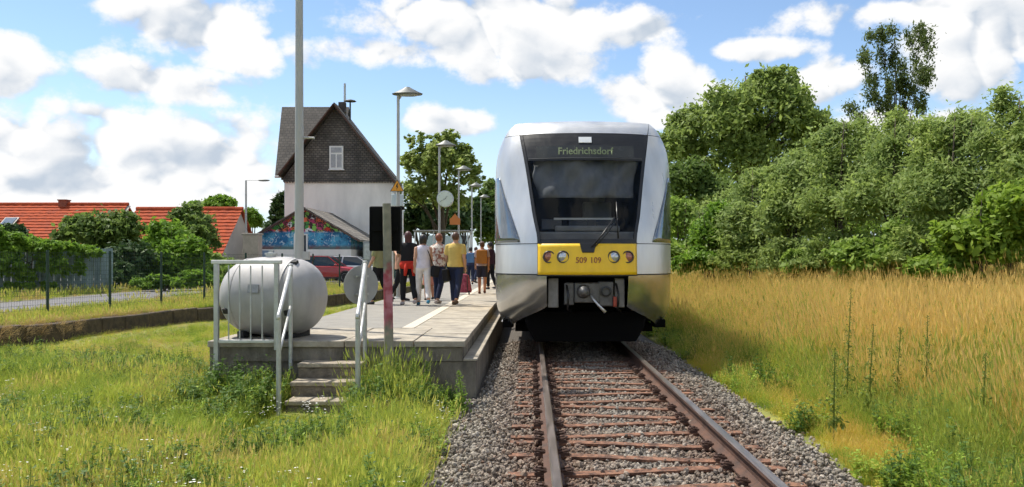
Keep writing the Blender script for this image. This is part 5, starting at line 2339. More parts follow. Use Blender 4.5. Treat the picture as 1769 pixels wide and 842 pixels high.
# far hedge closing the view behind the meadow
lobes = []
rng = random.Random(91)
for i in range(26):
    px = 1120 + i * 34
    lobes.append(lobe_px(px, 400 + rng.uniform(-8, 8), 64 + rng.uniform(-3, 3), 30, 42 + rng.uniform(-6, 8)))
    lobes.append(lobe_px(px + 15, 440, 63, 30, 24))
V, Fc, tint, C_, rad_ = leaf_cloud(lobes, 26000, .42, 92, clump=.5)
o = link(bpy.data.objects.new('distant_hedge', np_mesh('distant_hedge', V, Fc, G_SHR, {'tint': ('FACE', tint)})))
tag(o, 'dark green hedge far behind the meadow shrubs', 'hedge', kind='stuff')

# tree behind the platform, dark trees farther along
lobes = sub([lobe_px(765, 290, 70, 58, 52), lobe_px(725, 300, 70, 36, 48), lobe_px(805, 310, 70, 33, 52), lobe_px(760, 345, 70, 66, 45), lobe_px(770, 252, 70, 30, 28), lobe_px(718, 255, 70, 20, 26)], 9, 41, .36)
c = at(765, 450, 70)
plant('lime_tree', (c.x, c.y, .1), lobes, 14000, .33, G_LIM, 'round leafy tree behind the platform lamps', 'tree', 42, 'trees at the far end of the platform', trunk=.30, limbs=10, clump=.30, aspect=.6, per=17, inner=.5)
far_l = [
    ('dark_tree', [(735, 385, 78, 45, 40), (690, 395, 78, 30, 36)], G_DARK, 'dark tree mass left behind the crowd'),
    ('dark_tree', [(795, 385, 82, 40, 38), (830, 380, 84, 26, 40)], G_DARK, 'dark tree mass behind the farthest lamps'),
    ('dark_tree', [(850, 365, 90, 24, 50), (845, 410, 88, 30, 30)], G_TREE, 'green tree showing beside the left flank of the train'),
]
for i, (nm, ls, mt_, lab) in enumerate(far_l):
    lobes = sub([lobe_px(*q) for q in ls], 7, 140 + i, .4)
    c = at(ls[0][0], 450, ls[0][2])
    plant(nm, (c.x, c.y, .05), lobes, 8000, .5, mt_, lab, 'tree', 150 + i, 'trees at the far end of the platform', trunk=.2, limbs=5, clump=.45)

# garden side on the left
left = [
    ('yew_bush', [(165, 400, 40, 60, 40), (195, 420, 40, 48, 40), (130, 405, 40, 30, 30), (165, 462, 39.5, 66, 40)], G_TREE, 'dark dense evergreen bush in front of the long red roof', 20000, .24),
    ('dark_bush', [(228, 455, 36, 40, 40), (215, 485, 35, 34, 28), (240, 495, 34.6, 30, 16)], G_DARK, 'almost black bush at the end of the board fence', 9000, .2),
    ('garden_bush', [(292, 420, 38, 42, 42), (320, 450, 37, 45, 42), (270, 465, 37, 34, 32), (335, 484, 36.5, 40, 26), (285, 490, 36.5, 40, 22)], G_LGREEN, 'light green leafy bush between the two red roofs', 19000, .2),
    ('garden_bush', [(335, 395, 43, 38, 34), (350, 425, 42, 28, 40), (310, 378, 43, 20, 18), (350, 465, 42, 34, 34)], G_TREE, 'darker bush against the low red roof', 10000, .22),
    ('creeper', [(50, 432, 30.0, 58, 20), (115, 434, 31.0, 46, 18), (0, 425, 29.2, 40, 30), (150, 440, 31.8, 26, 18), (-50, 430, 28.4, 40, 36), (20, 465, 28.9, 18, 34), (45, 480, 29.5, 14, 26), (72, 462, 29.9, 11, 28), (100, 466, 30.3, 14, 34), (136, 468, 31, 9, 26), (-30, 475, 28.2, 26, 34), (84, 498, 30, 16, 12), (30, 500, 29, 30, 12)], G_LGREEN, 'light green creeper hanging over the blue board fence', 30000, .13),
    ('privet_bush', [(385, 470, 40, 30, 30), (405, 480, 39, 22, 20)], G_SHR, 'low green bush left of the pale pillar', 6000, .2),
    ('privet_bush', [(280, 492, 33, 50, 16), (340, 490, 34, 40, 18)], G_LGREEN, 'knee high light green growth along the lane below the garden bushes', 9000, .14),
    ('dark_bush', [(5, 410, 34, 36, 26)], G_DARK, 'dark bush below the roof window at the left edge', 6000, .2),
]
for i, (nm, ls, mt_, lab, n, sz) in enumerate(left):
    lobes = sub([lobe_px(*q) for q in ls], 7, 180 + i, .38)
    c = at(ls[0][0], 490, ls[0][2])
    plant(nm, (c.x, c.y, .2), lobes, n, sz, mt_, lab, 'bush', 190 + i, 'garden bushes beyond the lane', trunk=.03, stems=2, limbs=3, clump=.5, aspect=.5, per=22)
back = [
    ('garden_tree', [(375, 358, 80, 32, 18), (345, 365, 82, 22, 14)], G_LGREEN, 'light green tree top peeping over the low red roof', 5000, .4),
    ('garden_tree', [(440, 385, 75, 16, 24)], G_LGREEN, 'light green tree between the low red roof and the station house', 3000, .35),
    ('spruce', [(484, 350, 66, 10, 26), (482, 375, 66, 16, 22), (480, 400, 66, 20, 24)], G_DARK, 'dark spruce at the left wall of the station house', 3500, .4),
]
for i, (nm, ls, mt_, lab, n, sz) in enumerate(back):
    lobes = sub([lobe_px(*q) for q in ls], 6, 210 + i, .4)
    c = at(ls[0][0], 450, ls[0][2])
    plant(nm, (c.x, c.y, .2), lobes, n, sz, mt_, lab, 'tree', 215 + i, 'garden trees', trunk=.12, limbs=4, clump=.5, per=20)


# ------------------------------------------------------------------ grass
def tuft(seed, n, h, spread, width, lean=.35, heads=0.0, bend=.5, headw=3.0, headl=.16):
    """n ribbon blades; attribute h runs from root to tip (seed heads 1)"""
    rng = np.random.RandomState(seed)
    V, Fc, H = [], [], []
    for _ in range(n):
        r = spread * math.sqrt(rng.rand())
        a = rng.uniform(0, 2 * math.pi)
        bx, by = r * math.cos(a), r * math.sin(a)
        L_ = h * rng.uniform(.55, 1.15)
        la = rng.uniform(0, 2 * math.pi)
        le = lean * rng.uniform(.1, 1.0)
        bd = bend * rng.uniform(.2, 1.0)
        w = width * rng.uniform(.7, 1.3)
        fa = rng.uniform(0, math.pi)
        wx, wy = math.cos(fa), math.sin(fa)
        o = len(V)
        segs = 3
        for s in range(segs + 1):
            q = s / segs
            ang = le * q + bd * q * q
            dx = L_ * q * math.sin(ang)
            z = L_ * q * math.cos(ang * .8)
            x, y = bx + dx * math.cos(la), by + dx * math.sin(la)
            ww = w * (1 - q ** 1.6) * .5
            if s == segs:
                V.append((x, y, z))
                H.append(min(.75, q))
            else:
                V += [(x - wx * ww, y - wy * ww, z), (x + wx * ww, y + wy * ww, z)]
                H += [q * .75] * 2
        Fc += [(o, o + 1, o + 3), (o, o + 3, o + 2), (o + 2, o + 3, o + 5), (o + 2, o + 5, o + 4), (o + 4, o + 5, o + 6)]
        if rng.rand() < heads:
            x, y, z = V[-1]
            o = len(V)
            hl, hw = headl * rng.uniform(.7, 1.3), width * headw * rng.uniform(.6, 1.2)
            tx, ty = math.cos(la) * .35, math.sin(la) * .35
            V += [(x, y, z - hl * .2), (x + wx * hw + tx * hl * .5, y + wy * hw + ty * hl * .5, z + hl * .3), (x + tx * hl, y + ty * hl, z + hl), (x - wx * hw + tx * hl * .5, y - wy * hw + ty * hl * .5, z + hl * .35)]
            H += [1, 1, 1, 1]
            Fc += [(o, o + 1, o + 2), (o, o + 2, o + 3)]
    return np.array(V), np.array(Fc), np.array(H)


def tuft_mesh(mat, *a, **k):
    V, Fc, H = tuft(*a, **k)
    return np_mesh('tuft', V, Fc, mat, {'h': ('POINT', H)})


def in_view(x, y, z=0, m=160):
    px = PX + F * x / y
    py = PY + F * (CZ - z) / y
    return (px > -m) & (px < 1769 + m) & (py < 842 + 260)


rng = np.random.RandomState(77)
LAWN = grass_mat('lawn_blades', [(.34, (.14, .25, .028)), (.43, (.33, .45, .045)), (.51, (.50, .57, .06)), (.58, (.64, .56, .11)), (.65, (.54, .38, .15))], tip=(.64, .60, .16), tipmix=.35, pscale=.55, transl=.4)
LUSH = grass_mat('lush_blades', [(.36, (.16, .26, .03)), (.5, (.29, .41, .05)), (.64, (.48, .54, .07))], tip=(.42, .40, .11), tipmix=.4, pscale=.9, transl=.4)
MEAD = grass_mat('meadow_blades', [(.35, (.20, .32, .03)), (.44, (.40, .47, .045)), (.53, (.60, .53, .055)), (.63, (.70, .48, .09))], tip=(.74, .52, .15), tipmix=.8, pscale=.42, transl=.4)
GOLD = grass_mat('golden_blades', [(.36, (.30, .42, .045)), (.5, (.52, .51, .06)), (.63, (.66, .50, .09))], tip=(.80, .54, .18), tipmix=.9, pscale=.4, transl=.4)
DRY = grass_mat('dry_blades', [(.3, (.38, .25, .11)), (.6, (.60, .44, .20))], pscale=1.0)


def outside_steps(x, y):
    return ~((x > SX0 - .06) & (x < SX1 + .06) & (y > 9.26))


# lawn on the left
tp = [tuft_mesh(LAWN, 1 + i, 26, .20, .12, .0065, .7) for i in range(4)] + [tuft_mesh(LAWN, 11 + i, 22, .34, .13, .0055, .7, heads=.3, headw=1.3, headl=.07) for i in range(3)] + \
     [tuft_mesh(LUSH, 21 + i, 24, .36, .12, .009, .7) for i in range(3)] + [tuft_mesh(DRY, 31 + i, 22, .26, .14, .0055, 1.3, bend=1.0) for i in range(2)] + [tuft_mesh(LUSH, 41 + i, 18, .5, .13, .006, .5, heads=.5, headw=1.4, headl=.07) for i in range(2)]
n = 72000
y = 5.0 + 30 * rng.rand(n) ** 1.55
x = -.7 - rng.rand(n) * (y * .66 + 1.0)
z = th(x, y)
k = in_view(x, y, z, 420) & (x > wall_x(y) + .0) & (x < np.where(y < 10.2, -1.08, -.85) + .16 * vnoise(y, y * 0, 1.2, 4)) & ~((x > PL - .05) & (y > PN - .02)) & outside_steps(x, y)
k &= ~((x > -4.25) & (y > PN - .05) & (y < PN + 1.1))
x, y, z = x[k], y[k], z[k]
n = len(x)
dry = vnoise(x, y, .55, 9) + .75 * vnoise(x, y, 1.4, 10) + 1.5 * np.exp(-(((x + 4.9) / 1.0) ** 2 + ((y - 9.7) / 1.3) ** 2)) + 1.1 * np.exp(-(((x + 3.2) / 1.6) ** 2 + ((y - 6.6) / .6) ** 2)) + .9 * np.exp(-(((x + 1.7) / .6) ** 2 + ((y - 8.4) / .8) ** 2))
lush = vnoise(x, y, .5, 12) + .5 * vnoise(x, y, 1.5, 13) + 1.0 * np.exp(-(((x + 3.3) / 1.1) ** 2 + ((y - 8.6) / 1.6) ** 2)) + .6 * np.exp(-(((x + 7.0) / 1.2) ** 2 + ((y - 7.5) / 2) ** 2))
r = rng.rand(n)
ix = np.where(r < .6, rng.randint(0, 4, n), rng.randint(4, 7, n))
ix = np.where((dry > .5) & (r < np.clip(.35 + .4 * (dry - .5), 0, .9)), rng.randint(10, 12, n), ix)
ix = np.where((lush > .55) & (r > .45), rng.randint(7, 10, n), ix)
ix = np.where((lush > .95) & (r > .93), rng.randint(12, 14, n), ix)
mown = np.clip((y - 11) / 5, 0, 1)
sc = rng.uniform(.4, 1.1, n) * (1 - .42 * mown) * (1 + .38 * vnoise(x, y, .9, 33))
sc *= np.where((x > -3.1) & (x < -1.95) & (y > 7.7), .3, 1)
sc *= np.where((x > -1.6) & (y > 8.6), .4, 1)
sc *= np.where(x < wall_x(y) + 1.2, .6, 1)
o = scatter('lawn_grass', np.stack([x, y, z - .01], -1), np.stack([rng.normal(0, .06, n), rng.normal(0, .06, n), rng.uniform(0, 6.28, n)], -1), sc, ix, tp)
tag(o, 'sunlit yellow-green rough grass in front of the platform', 'grass', kind='stuff')

# leafy herbs that break up the grass
def herb(seed, h, nstem, nleaf, size, spread, mat):
    r_ = np.random.RandomState(seed)
    Vs, Fs, T = [], [], []
    for _ in range(nstem):
        a_, l_ = r_.uniform(0, 6.28), r_.uniform(.1, .5)
        bx, by = r_.normal(0, spread, 2)
        H_ = h * r_.uniform(.6, 1.1)
        tp_ = np.array([bx + H_ * l_ * math.cos(a_), by + H_ * l_ * math.sin(a_), H_])
        b_ = np.array([bx, by, 0.])
        side = np.array([-math.sin(a_), math.cos(a_), 0]) * .004
        o_ = len(Vs)
        Vs += [b_ - side, b_ + side, tp_ + side * .4, tp_ - side * .4]
        Fs.append((o_, o_ + 1, o_ + 2, o_ + 3))
        T.append(.3)
        for _k in range(nleaf):
            q = .12 + .88 * r_.rand()
            p = b_ + (tp_ - b_) * q
            la = r_.uniform(0, 6.28)
            dv_ = np.array([math.cos(la), math.sin(la), r_.uniform(-.35, .6)])
            dv_ /= np.linalg.norm(dv_)
            s_ = size * r_.uniform(.6, 1.2) * (1.15 - .6 * q)
            w_ = np.cross(dv_, np.array([0, 0, 1.])) + r_.normal(0, .25, 3)
            w_ *= s_ * .24 / (np.linalg.norm(w_) + 1e-9)
            o_ = len(Vs)
            Vs += [p, p + dv_ * s_ * .5 + w_, p + dv_ * s_, p + dv_ * s_ * .5 - w_]
            Fs.append((o_, o_ + 1, o_ + 2, o_ + 3))
            T.append(r_.rand())
    return np_mesh('herb', np.array(Vs), np.array(Fs), mat, {'tint': ('FACE', np.array(T))})


H_DK = leaf_mat('herb_dark', (.07, .14, .022), (.15, .25, .04), .45)
H_LT = leaf_mat('herb_light', (.20, .32, .03), (.36, .47, .06), .45)
H_YL = leaf_mat('herb_yellow', (.42, .42, .05), (.62, .56, .09), .45)
HERBS = [herb(401 + i, .30, 7, 12, .085, .05, H_DK) for i in range(2)] + [herb(411 + i, .22, 8, 12, .07, .06, H_LT) for i in range(2)] + [herb(421 + i, .42, 6, 16, .07, .05, H_DK) for i in range(2)] + [herb(431, .34, 7, 14, .06, .06, H_LT), herb(441, .20, 9, 12, .05, .07, H_YL)]


def herbs(name, label, x, y, seed, scale=1.0, dark=.5):
    r_ = np.random.RandomState(seed)
    n_ = len(x)
    ix_ = np.where(r_.rand(n_) < dark, r_.choice([0, 1, 4, 5], n_), r_.choice([2, 3, 6, 7], n_))
    o_ = scatter(name, np.stack([x, y, th(x, y) - .01], -1), np.stack([r_.normal(0, .1, n_), r_.normal(0, .1, n_), r_.uniform(0, 6.28, n_)], -1), r_.uniform(.55, 1.25, n_) * scale, ix_, HERBS)
    tag(o_, label, 'herbs', kind='stuff')


m_ = 9000
x, y = rng.uniform(-9, -.85, m_), 5.3 + 8 * rng.rand(m_) ** 1.2
k = (vnoise(x, y, .9, 51) + .6 * vnoise(x, y, 2.3, 52) > .15) & outside_steps(x, y) & ~((x > PL - .4) & (y > PN - .05)) & (x > wall_x(y) + .3) & ~((x > -3.1) & (x < -1.95) & (y > 8.3)) & in_view(x, y, -.3)
herbs('lawn_herbs', 'leafy green herbs growing through the rough grass on the left', x[k], y[k], 53, .9, .4)
m_ = 7000
y = 4.8 + 16 * rng.rand(m_) ** 1.5
x = 2.75 + rng.rand(m_) * (y * .68 - 1.6)
k = (vnoise(x, y, .7, 61) + .6 * vnoise(x, y, 1.9, 62) + .35 * np.clip(1 - (x - 2.7) / 2, 0, 1) > .28) & (x > 2.75) & in_view(x, y, -.2)
herbs('meadow_herbs', 'leafy green herbs growing through the meadow beside the ballast', x[k], y[k], 63, 1.0, .22)

px_, py_ = [], []
for (x0, x1, y0, y1, m_) in ((-4.35, -3.08, 9.55, 10.36, 150), (-2.08, -1.3, 9.5, 10.42, 130), (-3.5, -3.05, 8.9, 9.7, 50), (-1.95, -1.3, 8.9, 9.5, 30), (-1.3, -1.0, 9.2, 10.4, 6)):
    px_.append(rng.uniform(x0, x1, m_))
    py_.append(y1 - (y1 - y0) * rng.rand(m_) ** 1.4)
herbs('platform_herbs', 'dark leafy herbs crowding the foot of the platform beside the steps', np.concatenate(px_), np.concatenate(py_), 73, 1.2, .45)

# small white flowers in the rough grass
fm = M('flower_white', (.72, .72, .66), .7, var=.1)
fl = []
for i in range(3):
    r_ = np.random.RandomState(300 + i)
    V, Fc, H = tuft(310 + i, 5, .24, .08, .004, .3)
    V, Fc = list(map(tuple, V)), list(map(tuple, Fc))
    me0 = MB()
    me0.add(V, Fc)
    me0.cur = 1
    for _ in range(5):
        a_, rr_ = r_.uniform(0, 6.28), .08 * r_.rand()
        c_ = (rr_ * math.cos(a_), rr_ * math.sin(a_), r_.uniform(.16, .27))
        me0.add([(c_[0] + .011 * math.cos(k_ * 1.047), c_[1] + .011 * math.sin(k_ * 1.047), c_[2]) for k_ in range(6)], [(0, 1, 2, 3, 4, 5)])
    mm = bpy.data.meshes.new('flower')
    mm.from_pydata(me0.v, [], me0.f)
    mm.materials.append(LUSH)
    mm.materials.append(fm)
    mm.polygons.foreach_set('material_index', me0.mi)
    fl.append(mm)
n = 420
x, y = rng.uniform(-6.5, -.9, n), rng.uniform(5.6, 10.3, n)
k = (vnoise(x, y, .8, 41) > -.1) & outside_steps(x, y)
x, y = x[k], y[k]
n = len(x)
o = scatter('wild_flowers', np.stack([x, y, th(x, y)], -1), np.stack([np.zeros(n), np.zeros(n), rng.uniform(0, 6.28, n)], -1), rng.uniform(.7, 1.2, n), rng.randint(0, 3, n), fl)
tag(o, 'tiny white flowers scattered in the rough grass', 'flowers', kind='stuff')

# taller weeds crowding the foot of the platform, steps and railing
tp = [tuft_mesh(LUSH, 51 + i, 22, .5, .10, .007, .4, heads=.3, headw=1.4, headl=.07) for i in range(4)] + [tuft_mesh(LUSH, 61 + i, 16, .75, .09, .006, .35, heads=.7, headw=1.5, headl=.09) for i in range(3)] + [tuft_mesh(LAWN, 71 + i, 18, .6, .12, .005, .55, heads=.7, headw=1.4, headl=.09) for i in range(2)]
P = []
for (x0, x1, y0, y1, m) in ((-2.05, -1.42, 9.7, 10.42, 150), (-4.3, -3.0, 9.5, 10.36, 230), (-2.1, -1.5, 9.2, 9.9, 70), (-3.5, -3.05, 9.3, 9.9, 40), (-1.3, -.9, 9.9, 10.4, 14), (-4.9, -4.2, 9.8, 11.5, 60), (-1.5, -1.15, 8.6, 9.4, 14)):
    P.append(np.stack([rng.uniform(x0, x1, m), y1 - (y1 - y0) * rng.rand(m) ** 1.5], -1))
P = np.concatenate(P)
k = outside_steps(P[:, 0], P[:, 1])
P = P[k]
n = len(P)
sc = rng.uniform(.45, 1.0, n) * np.where(P[:, 0] > -1.3, .45, 1) * np.where(P[:, 0] < -2.95, .62, 1)
o = scatter('platform_weeds', np.stack([P[:, 0], P[:, 1], th(P[:, 0], P[:, 1]) - .02], -1), np.stack([rng.normal(0, .08, n), rng.normal(0, .08, n), rng.uniform(0, 6.28, n)], -1), sc, rng.randint(0, 9, n), tp)
tag(o, 'tall green weeds growing against the platform end and steps', 'weeds', kind='stuff')

# verge on the raised ground
tp = [tuft_mesh(LAWN, 81 + i, 22, .25, .16, .008, .6, heads=.2) for i in range(4)] + [tuft_mesh(DRY, 85 + i, 20, .38, .16, .007, 1.2, bend=1.0) for i in range(2)]
n = 15000
y = 9 + 33 * rng.rand(n) ** 1.2
x = wall_x(y) - .05 - np.where(rng.rand(n) < .6, 2.6 * rng.rand(n), 11 * rng.rand(n))
road = (x < -12.45 - .02 * (y - 20)) & (x > -15.75 - .02 * (y - 20))
k = in_view(x, y, .2) & ~road & (y < 41.5)
x, y = x[k], y[k]
n = len(x)
nearedge = (wall_x(y) - x) < .4
r = rng.rand(n)
ix = np.where(nearedge & (r < .35) & (y < 20), rng.randint(4, 6, n), rng.randint(0, 4, n))
o = scatter('verge_grass', np.stack([x, y, np.full(n, .19)], -1), np.stack([rng.normal(0, .1, n), rng.normal(0, .1, n), rng.uniform(0, 6.28, n)], -1), rng.uniform(.3, .6, n) * np.where((wall_x(y) - x) > 4, 1.7, 1), ix, tp)
tag(o, 'short dry grass on top of the old stone edge', 'grass', kind='stuff')
# dead grass hanging over the wall at the left
n = 260
y = rng.uniform(10, 17.5, n)
x = wall_x(y) + rng.uniform(-.1, .12, n)
o = scatter('dead_grass', np.stack([x, y, rng.uniform(-.1, .2, n)], -1), np.stack([rng.normal(0, .5, n), rng.uniform(.3, 1.4, n), rng.uniform(-.5, .5, n)], -1), rng.uniform(.4, .8, n), rng.randint(0, 2, n), [tuft_mesh(DRY, 95 + i, 14, .42, .10, .007, 1.0, bend=1.0) for i in range(2)])
tag(o, 'pale dead grass hanging over the stone edge', 'grass', kind='stuff')

# meadow on the right: short and green by the ballast, tall and golden behind
tp = [tuft_mesh(MEAD, 101 + i, 24, .34, .14, .0048, .6, heads=.2, headw=1.2, headl=.06) for i in range(4)] + [tuft_mesh(MEAD, 111 + i, 22, .58, .15, .0045, .45, heads=.45, headw=1.3, headl=.08) for i in range(4)] + \
     [tuft_mesh(GOLD, 121 + i, 22, .86, .16, .0042, .4, heads=.8, headw=1.5, headl=.11, bend=.6) for i in range(5)] + [tuft_mesh(LUSH, 131 + i, 22, .34, .14, .008, .65) for i in range(3)] + \
     [tuft_mesh(grass_mat('moss_yellow', [(.3, (.42, .40, .03)), (.6, (.60, .50, .05))], pscale=1.5), 141 + i, 30, .15, .12, .006, .9) for i in range(2)] + [tuft_mesh(LUSH, 151 + i, 20, .62, .14, .006, .5, heads=.4, headw=1.3, headl=.08) for i in range(3)]
n = 46000
y = 4.4 + 42 * rng.rand(n) ** 1.75
x = 2.45 + rng.rand(n) * (y * .68 + .8 - 2.2)
x = np.where(x < 2.45, 2.5, x)
z = th(x, y)
edge = 2.76 + .16 * vnoise(y, y * 0, .9, 15)
k = in_view(x, y, z, 220) & (x > edge) & (x < 22) & ((vnoise(x, y, 1.7, 71) > -.45) | (rng.rand(n) < .35))
x, y, z = x[k], y[k], z[k]
n = len(x)
d = x - 2.72
u = d + .9 * vnoise(x, y, .5, 16) + .35 * (y - 9) * .1
r = rng.rand(n)
ix = np.where(u < .4, np.where(r < .35, rng.randint(16, 18, n), rng.randint(0, 4, n)), np.where(u < 1.0, np.where(r < .5, rng.randint(0, 4, n), rng.randint(4, 8, n)), np.where(r < .44, rng.randint(8, 13, n), rng.randint(4, 8, n))))
ix = np.where((y < 11) & (ix >= 8) & (ix < 13) & (r < .42 - .03 * (y - 5)), rng.randint(0, 8, n), ix)
gl = vnoise(x, y, .6, 18) + .5 * vnoise(x, y, 1.6, 19)
ix = np.where((gl > .5) & (r > .6) & (y < 18) & (u < 2.6), rng.randint(13, 16, n), ix)
ix = np.where((gl > -.35) & (r > .56 - .3 * np.clip(vnoise(x, y, .35, 81) + .5 * vnoise(x, y, .9, 82), -.3, .9)) & (u >= .4), rng.randint(18, 21, n), ix)
sc = rng.uniform(.6, 1.25, n) * np.clip(.62 + .2 * d, .6, 1.0) * (1 + .3 * vnoise(x, y, .8, 34))
o = scatter('meadow_grass', np.stack([x, y, z - .02], -1), np.stack([rng.normal(0, .07, n), rng.normal(.04, .07, n), rng.uniform(0, 6.28, n)], -1), sc, ix, tp)
tag(o, 'tall golden meadow grass beside the track', 'grass', kind='stuff')

# tall dark dock stalks standing out of the meadow, and weeds by the platform
DOCK = leaf_mat('dock_leaf', (.12, .18, .03), (.24, .29, .06), .4)


def dock(px, py_top, py_base, d, label, seed, group, nleaf=46, mat=None):
    c, tpz = at(px, py_base, d), at(px, py_top, d).z
    zb = float(th(c.x, c.y))
    t = thing('dock_plant', (c.x, c.y, zb), label, 'weed', group)
    rng_ = np.random.RandomState(seed)
    h = tpz - zb
    mb = MB()
    ln = rng_.uniform(-.06, .06)
    mb.tube([(0, 0, -.05), (ln * .4, 0, h * .5), (ln, 0, h)], [.009, .007, .003], 6)
    mb.build('stem', DOCK, t)
    n = nleaf * 6
    q = rng_.rand(n)
    P_ = np.stack([ln * q + rng_.normal(0, 1, n) * (.012 + .04 * (1 - q)), rng_.normal(0, 1, n) * (.012 + .04 * (1 - q)), h * (.15 + .85 * q)], -1)
    nr = rng_.normal(size=(n, 3))
    nr /= np.linalg.norm(nr, axis=1)[:, None]
    a = np.cross(nr, rng_.normal(size=(n, 3)))
    a /= np.linalg.norm(a, axis=1)[:, None]
    b = np.cross(nr, a)
    s = (.012 + .045 * (1 - q) ** 2 * rng_.rand(n))[:, None]
    V = np.stack([P_ - a * s, P_ + b * s * .4, P_ + a * s, P_ - b * s * .4], 1).reshape(-1, 3)
    me = np_mesh('leaves', V, np.arange(n * 4).reshape(n, 4), mat or DOCK, {'tint': ('FACE', rng_.rand(n))})
    link(bpy.data.objects.new('leaves', me), t)


for (px, y0, y1, d, lab) in ((1462, 498, 690, 9.3, 'tallest dark dock stalk standing in the middle of the meadow'), (1600, 545, 680, 9.0, 'dark dock stalk in the golden grass right of the tallest one'), (1548, 565, 690, 9.1, 'thin dock stalk between the two tall stalks'), (1440, 600, 740, 8.0, 'leafy weed stalk close to the ballast edge'), (1695, 610, 760, 7.2, 'dark weed stalk near the right edge of the meadow'), (1500, 560, 700, 8.8, 'slim weed stalk just right of the tallest stalk')):
    dock(px, y0, y1, d, lab, px, 'stalks in the meadow')
for (px, y0, y1, d, lab) in ((712, 600, 700, 10.1, 'tall weed in front of the platform right of the signal post'), (800, 640, 740, 9.3, 'thin weed stalk by the corner of the platform'), (735, 625, 700, 9.9, 'leafy weed against the concrete end of the platform')):
    dock(px, y0, y1, d, lab, px, 'weeds by the platform', 60, G_SHR)

#==PEOPLE==
# ------------------------------------------------------------------ people
def remeshed(mb, name, mat, parent, vox):
    """weld overlapping tapered volumes into one continuous skin"""
    me = bpy.data.meshes.new(name)
    me.from_pydata(mb.v, [], mb.f)
    bm = bmesh.new()
    bm.from_mesh(me)
    bmesh.ops.remove_doubles(bm, verts=bm.verts, dist=1e-5)
    bmesh.ops.recalc_face_normals(bm, faces=bm.faces)
    bm.to_mesh(me)
    bm.free()
    tmp = bpy.data.objects.new('tmp', me)
    COL.objects.link(tmp)
    md = tmp.modifiers.new('r', 'REMESH')
    md.mode = 'VOXEL'
    md.voxel_size = vox
    ms = tmp.modifiers.new('s', 'SMOOTH')
    ms.factor = .5
    ms.iterations = 2
    bpy.context.view_layer.update()
    dg = bpy.context.evaluated_depsgraph_get()
    out = bpy.data.meshes.new_from_object(tmp.evaluated_get(dg))
    bpy.data.objects.remove(tmp)
    out.polygons.foreach_set('use_smooth', [True] * len(out.polygons))
    out.materials.clear()
    out.materials.append(mat)
    o = bpy.data.objects.new(name, out)
    return link(o, parent)


SKIN = M('skin', (.48, .27, .18), .55, var=.08, scale=6, spec=.35)
SKINT = M('skin_tanned', (.40, .17, .085), .55, var=.08, scale=6, spec=.35)
EYE = M('eye_dark', (.03, .02, .015), .2)


